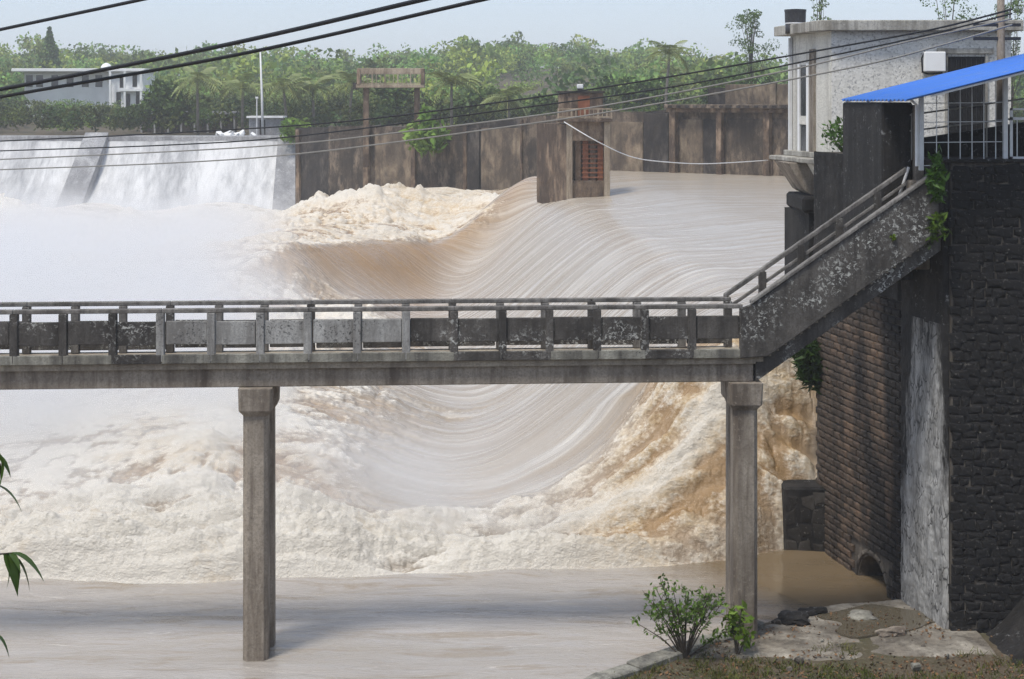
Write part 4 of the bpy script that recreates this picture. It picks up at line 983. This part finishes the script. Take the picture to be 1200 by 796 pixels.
tuft('wall_shrub', P(998, 198, 42.9), .7, .7, 420, .07, 'green creeper hanging on the dark wall below the gate house', (.6,.75,.6), drop=1.0)
tuft('hanging_fern', P(1097, 215, 35.15), .38, .9, 620, .075, 'green fern hanging over the top of the stair parapet', (.8,1.0,.55), drop=1.1, cat='fern', elong=3.5)
tuft('hanging_fern', P(1098, 262, 35.15), .34, .6, 260, .06, 'yellowish grass patch below the hanging fern on the wall', (1.2,1.15,.6), drop=1.0, cat='fern', elong=3.5)
tuft('hanging_grass', P(945, 405, 43.1), .75, 1.1, 1300, .085, 'thick dark grass hanging from the wall corner under the stairway', (.42,.62,.4), 'grass', drop=1.25, cat='grass clump', elong=6)
tuft('lichen_plant', P(1047, 281, 35.17), .12, .12, 120, .035, 'small yellow green plant rooted in the stair parapet', (1.7,1.5,.4), cat='plant')
# shrub in front of the right column
def shrub(base, label, w_, h, nst, nl, ls, tint):
    t = thing('shrub', base, label, 'shrub'); mb = MB(); cs = []
    for k in range(nst):
        a = random.uniform(-1.35, 1.35); e = Vector((math.sin(a)*w_*random.uniform(.6, 1.05), random.gauss(0, w_*.3), h*math.cos(a*.75)*random.uniform(.6, 1)))
        mid = Vector((e.x*.42, e.y*.4, e.z*.5)); mb.tube([(0,0,-.05), mid, e], [.022, .014, .005], 5)
        for j in range(6):
            f_ = random.uniform(.4, 1); p_ = mid+(e-mid)*(f_*2-1) if f_ > .5 else mid*(f_*2)
            tw = Vector((random.gauss(0, .2), random.gauss(0, .2), random.uniform(.0, .3))); mb.tube([p_, p_+tw], [.007, .003], 4)
            m = nl//(nst*6); cs.append(np.array(p_)[None]+np.array(tw)[None]*RNG.uniform(.2, 1.2, (m, 1))+RNG.normal(size=(m, 3))*.045)
    mb.build('stems', M['bark'], t); c = np.concatenate(cs)
    v, q, cc = leaf_cloud(c, 0, np.full(len(c), ls), np.array(tint)[None]*RNG.uniform(.55, 1.5, (len(c), 1)), elong=2.1)
    link('leaves', np_mesh('leaves', v, q, M['leaf'], cols=cc), t)
def lz_(x, y): return float(ground_z(np.array([x]), np.array([y]))[0])
sb = Vector((3.62, 34.0, 0)); sb.z = lz_(sb.x, sb.y)
shrub(sb, 'loose leafy green shrub growing in front of the right bridge column', 1.35, 1.8, 20, 1150, .055, (1.35,1.3,1.0))
s2 = Vector((4.75, 34.2, 0)); s2.z = lz_(s2.x, s2.y); shrub(s2, 'small yellow green sapling touching the foot of the right bridge column', .28, 1.25, 6, 260, .08, (1.5,1.4,.7))
# grass, litter and stones on the ledge
def ledge_grass():
    n = 3000; x = RNG.uniform(1.2, 11, n); y = RNG.uniform(31.5, 36.6, n)
    e = x-ledge_edge(y); keep = (e > .15)&((y < 33.9+.25*vnoise(x*1.1, y*1.1)*4)|(np.hypot(x-3.7, y-34.0) < .9))&(RNG.uniform(size=n) < np.clip(.35+vnoise(x*.9, y*.9)*1.1, .02, 1))
    x, y = x[keep], y[keep]; z = ground_z(x, y); m = len(x); vv, qq, cc = [], [], []
    k = 5; X = np.repeat(x, k)+RNG.normal(size=m*k)*.05; Y = np.repeat(y, k)+RNG.normal(size=m*k)*.05; Z = np.repeat(z, k); h = RNG.uniform(.03, .15, m*k)
    a = RNG.uniform(0, 6.28, m*k); wv = .012; dx, dy = np.cos(a)*wv, np.sin(a)*wv; lx_, ly_ = RNG.normal(size=m*k)*.08, RNG.normal(size=m*k)*.08
    v = np.stack([np.stack([X-dx, Y-dy, Z-.02], 1), np.stack([X+dx, Y+dy, Z-.02], 1), np.stack([X+lx_+dx*.3, Y+ly_+dy*.3, Z+h], 1), np.stack([X+lx_-dx*.3, Y+ly_-dy*.3, Z+h], 1)], 1).reshape(-1, 3)
    t = np.repeat(RNG.uniform(.5, 1.4, (m*k, 1))*np.array([[1.35, 1.0, .8]]), 4, 0)
    return np_mesh('grass', v, np.arange(4*m*k).reshape(-1, 4), M['grass'], cols=np.concatenate([t, np.ones((len(t), 1))], 1))
tag(link('ledge_grass', ledge_grass()), 'thin grass and weeds on the silty ledge', 'grass', kind='stuff')
def litter():
    n = 5200; x = RNG.uniform(1.6, 11, n); y = RNG.uniform(31.8, 37.6, n); e = x-ledge_edge(y)
    keep = (e > .3)&(RNG.uniform(size=n) < np.where(y < 34.0, .8, .03+.4*(fbm(x*.9, y*.9, 3) > .22)))
    x, y = x[keep], y[keep]; z = np.maximum(ground_z(x, y), np.where(y > 33.8, .25+.03*fbm(x*.8, y*.8, 4), 0))+.025
    m = len(x); c = np.array([[.9,.62,.40]])*RNG.uniform(.25, 1.5, (m, 1))
    v, q, cc = leaf_cloud(np.stack([x, y, z], 1), 0, np.full(m, .05), c, up=1.6, elong=1.5)
    return np_mesh('litter', v, q, plain_tint('dead leaf litter'), cols=cc)
def plain_tint(name):
    t = NT(name); m = t.node('ShaderNodeMix', data_type='RGBA', blend_type='MULTIPLY'); m.inputs[0].default_value = 1; t.link(t.attr('tint'), m.inputs[6]); m.inputs[7].default_value = (.16,.13,.10,1); return t.done(m.outputs[2], .9)
tag(link('leaf_litter', litter()), 'brown dead leaves and debris strewn over the ledge', kind='stuff')
# silt slab, puddles, edge stones on the ledge
def slab_mesh():
    xs = np.linspace(3.0, 10.2, 120); ys = np.linspace(33.2, 38.9, 110)
    def fz(X, Y):
        e = X-ledge_edge(Y); m = sst(.1, .5, e+.3*fbm(X*1.2, Y*1.2, 3))*sst(33.5, 34.2, Y+.35*fbm(X*1.3, Y*1.3, 3))
        return np.where(m > .01, .235+.05*fbm(X*.8, Y*.8, 4)-.30*(1-m), -.3)
    return grid_mesh(xs, ys, fz, M['mud'], 'silt')
tag(link('silt_slab', slab_mesh()), 'pale silt covered concrete apron at the wall foot', kind='structure')
def puddle_mat():
    t = NT('still brown puddle'); t.b.inputs['Specular IOR Level'].default_value = .5; t.bump(t.noise(3, 2), .05, .02); return t.done((.10,.085,.06), .04)
M['puddle'] = puddle_mat()
pud = MB(); n = 40
tag(MB().prism_z([(8.15+1.25*math.cos(a)*(1+.25*math.sin(3*a+1)+.1*math.sin(7*a)), 36.3+1.0*math.sin(a)*(1+.25*math.sin(2*a)+.12*math.sin(5*a))) for a in np.linspace(0, 2*math.pi, n, endpoint=False)], .20, .272).build('puddle', M['puddle']), 'brown puddle reflecting the wall on the silty apron', kind='structure')
rr = random.Random(5)
edge_pts = [(x_, y_) for y_ in np.linspace(31.6, 36.2, 9) for x_ in [float(ledge_edge(np.array(y_)))]]
ke = thing('ledge_edging', (edge_pts[0][0], edge_pts[0][1], 0), 'row of worn concrete edging slabs along the ledge beside the pool', 'edging')
for (xa, ya), (xb, yb) in zip(edge_pts[:-1], edge_pts[1:]):
    L_ = math.hypot(xb-xa, yb-ya); an = math.atan2(yb-ya, xb-xa)
    o = MB().box(0, L_-.02, -.30, .14, -.5, .34+rr.uniform(-.02, .02)).build('edging_slab', M['con_slab'], ke, bevel=.025)
    o.location = (xa-edge_pts[0][0], ya-edge_pts[0][1], 0); o.rotation_euler = (rr.uniform(-.03,.03), rr.uniform(-.02,.02), an)
def boulder(px, py, Y, w_, h, m, lab):
    b = P(px, py, Y); X, Yb = b.x, b.y; bm = bmesh.new(); bmesh.ops.create_icosphere(bm, subdivisions=3, radius=1)
    sd_ = rr.uniform(0, 99)
    for v in bm.verts:
        n_ = float(fbm(np.array([v.co.x*1.3+sd_]), np.array([v.co.y*1.3+v.co.z*.9]), 4)[0]); v.co *= 1+.75*n_
        v.co.x *= w_; v.co.y *= w_*.7; v.co.z *= h
    me = bpy.data.meshes.new('rock'); bm.to_mesh(me); bm.free(); me.materials.append(m)
    o = link('rock', me); o.location = (X, Yb, .24+h*.25); tag(o, lab, 'rock')
boulder(925, 716, 36.3, .45, .17, M['wall_dark'], 'flat dark rock lying right of the column foot')
boulder(953, 708, 36.9, .30, .12, M['wall_dark'], 'low dark rock in the shallow water before the culvert')
boulder(1010, 712, 36.6, .38, .10, M['con_slab'], 'flat pale slab of stone in front of the culvert mouth')
boulder(1046, 742, 35.4, .30, .11, M['con_mid'], 'pale broken stone at the puddle edge by the wall')
for k in range(12):
    x = rr.uniform(5, 9.6); y = rr.uniform(32.9, 36.4); s__ = rr.uniform(.03, .09)
    me = stone_mesh('pebble', s__*2, s__*1.3, s__, M['con_slab'] if k % 2 else M['mortar'], .2, 300+k); o = link('loose_stone', me); o.location = (x, y, lz_(x, y)+s__*.5+.03)
    o.rotation_euler = (-1.2, 0, rr.uniform(0, 6)); tag(o, 'small loose stone scattered on the silty ledge', 'stone', 'loose stones on the ledge')
# sloping rubble at the foot of the near wall
def talus():
    xs = np.linspace(9.0, 13, 70); ys = np.linspace(31, 35.6, 70)
    def fz(X, Y):
        z = .1+sst(10.0, 12.2, X+.35*(35.6-Y)*0)*1.5*sst(32, 35.4, Y)+.12*fbm(X*2.2, Y*2.2, 4)
        return z
    return grid_mesh(xs, ys, fz, M['wall_dark'], 'talus')
tag(link('rubble_slope', talus()), 'dark sloping rubble and soil against the near wall', kind='structure')

# leaves of a near sapling reaching in at the left edge
def blade(L_, w_, seed):
    r = random.Random(seed); v, f, c = [], [], []; n = 7
    for k in range(n):
        t = k/(n-1); x = L_*t; z = -L_*.55*t*t; w1 = w_*math.sin(math.pi*min(1, .08+.92*t**.8))
        v += [(x, -w1, z+w1*.35), (x, 0, z), (x, w1, z+w1*.35)]; c += [(1,1,1,1)]*3
    for k in range(n-1):
        a = k*3; f += [(a, a+1, a+4, a+3), (a+1, a+2, a+5, a+4)]
    return np_mesh('leaf', np.array(v), np.array(f), M['leaf'], True, cols=np.array(c)*.75)
LV = [blade(.21, .03, i) for i in range(3)]
def leafy_branch(label, tip, leaves, root):
    b = Vector(root); t = thing('overhanging_branch', b, label, 'branch', 'leafy branches at the left edge')
    tp = Vector(tip)-b; MB().tube([(0,0,0), tp*.5+Vector((0,0,.08)), tp], [.012, .008, .003], 5).build('twig', M['bark'], t, True)
    for i, (f_, az_, tilt, s__) in enumerate(leaves):
        o = link('leaf', LV[i % 3], t); q_ = tp*f_; q_.z += .08*4*f_*(1-f_)*.5
        o.location = q_; o.rotation_euler = (random.uniform(-.4, .4), tilt, az_); o.scale = (s__,)*3
YB = 7.0
root = P(-75, 700, YB)
leafy_branch('green leafy twig reaching in at the middle of the left edge', P(-2, 528, YB), [(.96, -.1, .55, .5), (.99, .3, 1.1, .7), (.9, -.5, 1.2, .6), (.8, .2, .9, .8), (.93, .1, .9, .55)], root)
leafy_branch('arched twig with dark drooping leaves at the left edge', P(-6, 566, YB), [(.98, 0, .25, .75), (.9, .4, .8, .6), (.97, -.3, .9, .35)], root)
leafy_branch('lower leafy twig with broad drooping leaves at the left edge', P(14, 648, YB), [(1, 0, .25, .8), (.93, -.3, .9, .8), (.96, .2, .6, .8), (.9, -.6, .7, .8), (.88, .35, 1.0, .7), (.97, -.8, .1, .5), (.85, 2.6, .3, .7), (.92, 1.0, .5, .7)], root)
leafy_branch('single narrow leaf low on the left edge above the calm pool', P(-8, 742, YB), [(1, 0, .5, .55), (.98, .5, .9, .4)], root)
sg = lz_(root.x, YB); st_ = thing('sapling_stem', (root.x, YB, sg), 'thin sapling stem just outside the left picture edge', 'sapling'); MB().tube([(0,0,-.2),(.02,0,(root.z-sg)*.5),(0,0,root.z-sg+.02)], [.03,.025,.014], 6).build('stem', M['bark'], st_, True)

# ------------------------------------------------------------------ overhead cables
def cable(name, pts, r, mat, label, cat='cable', group='overhead cables'):
    o = MB().tube(catrom([P(*p) for p in pts], 10), r, 5).build(name, mat, None, True); tag(o, label, cat, group); return o
cable('thick_cable', [(-360,113,23),(-120,61,21),(0,35,20),(165,0,18.5),(330,-36,17),(900,-165,13),(2300,-480,8)], .022, M['black_rubber'], 'short thick black cable crossing the top left corner')
cable('thick_cable', [(-480,199,23.6),(-160,133,21),(0,105,20),(250,56,18),(495,0,16),(620,-30,15),(1200,-175,11.5),(2600,-520,7)], .026, M['black_rubber'], 'upper thick black cable of the close pair rising to the right')
cable('thick_cable', [(-480,213,23.6),(-160,145,21),(0,114,20),(280,64,18),(565,0,16),(690,-28,15),(1250,-165,11.5),(2650,-505,7)], .022, M['black_rubber'], 'lower thick black cable of the close pair rising to the right')
Yl, Yr_ = 62.0, 40.0
def wy(px): return Yl+(Yr_-Yl)*(px+100)/1300
def wire(name, pts, r, m, lab): cable(name, [(px, py, wy(px)) for px, py in pts], r, m, lab, 'wire', 'thin overhead wires')
wire('thin_wire', [(-100,169),(0,165.5),(200,156),(400,143),(600,118),(767,93),(1000,52),(1100,33),(1186,11)], .026, M['black_rubber'], 'topmost thin dark wire sagging across the picture')
wire('thin_wire', [(-100,181),(0,177),(200,170),(345,160),(600,128),(800,100),(1000,60),(1100,38),(1186,16)], .024, M['black_rubber'], 'second thin dark wire from the top, sagging across the picture')
wire('thin_wire', [(-100,190),(0,187),(300,172),(487,153),(700,125),(917,84),(1060,50),(1186,22)], .024, M['grey_cable'], 'upper of the two pale wires sagging across the picture')
wire('thin_wire', [(-100,202),(0,199),(300,185),(600,148),(780,120),(1000,79),(1100,54),(1186,29)], .024, M['grey_cable'], 'lower of the two pale wires sagging across the picture')
pb = P(1187, 60, 40.6); upo = thing('utility_pole', (pb.x, 41.6, WTOP-.7), 'grey utility pole beside the gate house carrying the wires', 'pole')
MB().tube([(0,0,-.4),(0,0,5.2)], [.13,.09], 10).build('shaft', M['con_mid'], upo, True)
for z in (3.6, 3.95): box('cross_arm', M['dark_metal'], upo, -.7, .5, -.05, .05, z, z+.08)

# ------------------------------------------------------------------ air: spray over the torrent, haze over everything
def mist():
    mt = bpy.data.materials.new('spray mist'); mt.use_nodes = True; n = mt.node_tree.nodes; l = mt.node_tree.links
    n.remove(n['Principled BSDF']); pv = n.new('ShaderNodeVolumePrincipled'); l.new(pv.outputs[0], n['Material Output'].inputs['Volume'])
    pv.inputs['Color'].default_value = (.985,.985,.99,1); pv.inputs['Anisotropy'].default_value = .1
    g = n.new('ShaderNodeNewGeometry'); sx_ = n.new('ShaderNodeSeparateXYZ'); l.new(g.outputs['Position'], sx_.inputs[0])
    def mr(v, a, b):
        m = n.new('ShaderNodeMapRange'); m.interpolation_type = 'SMOOTHSTEP'; m.inputs[1].default_value = a; m.inputs[2].default_value = b
        l.new(v, m.inputs[0]); return m.outputs[0]
    def ml(a, b):
        m = n.new('ShaderNodeMath'); m.operation = 'MULTIPLY'
        for i_, v in enumerate((a, b)):
            if hasattr(v, 'is_output'): l.new(v, m.inputs[i_])
            else: m.inputs[i_].default_value = v
        return m.outputs[0]
    nz = n.new('ShaderNodeTexNoise'); nz.inputs['Scale'].default_value = .15; nz.inputs['Detail'].default_value = 4; l.new(g.outputs['Position'], nz.inputs['Vector'])
    dg0 = n.new('ShaderNodeMath'); dg0.operation = 'MULTIPLY'; dg0.inputs[1].default_value = .14; l.new(sx_.outputs[1], dg0.inputs[0])
    dg_ = n.new('ShaderNodeMath'); dg_.operation = 'ADD'; l.new(sx_.outputs[0], dg_.inputs[0]); l.new(dg0.outputs[0], dg_.inputs[1])
    d = ml(ml(mr(dg_.outputs[0], 2.0, -6.5), mr(sx_.outputs[2], 7.2, 1.6)), ml(mr(sx_.outputs[1], 43, 53), mr(sx_.outputs[1], 122, 78)))
    d = ml(d, mr(nz.outputs['Fac'], .28, .62)); d2 = ml(ml(ml(mr(sx_.outputs[0], 4.2, .5), mr(sx_.outputs[0], -40, -20)), mr(sx_.outputs[2], 3.2, .8)), ml(mr(sx_.outputs[1], 41.2, 43.5), mr(sx_.outputs[1], 56, 47)))
    d2 = ml(d2, mr(nz.outputs['Fac'], .38, .7)); ad = n.new('ShaderNodeMath'); ad.operation = 'ADD'
    l.new(ml(d, .55), ad.inputs[0]); l.new(ml(d2, .26), ad.inputs[1]); l.new(ad.outputs[0], pv.inputs['Density'])
    b = MB().box(-58, 5, 40.5, 151, .4, 9.0).build('spray_mist', mt); tag(b, 'white spray drifting over the torrent at the left', kind='stuff'); return b
mist()
def haze():
    mt = bpy.data.materials.new('haze air'); mt.use_nodes = True; n = mt.node_tree.nodes; l = mt.node_tree.links
    n.remove(n['Principled BSDF']); pv = n.new('ShaderNodeVolumePrincipled'); l.new(pv.outputs[0], n['Material Output'].inputs['Volume'])
    pv.inputs['Color'].default_value = (.96,.98,1,1); pv.inputs['Density'].default_value = .0006; pv.inputs['Anisotropy'].default_value = .25
    b = MB().box(-2600, 2600, -70, 3600, -12, 48).build('haze', mt); tag(b, 'pale summer haze', kind='stuff')
haze()
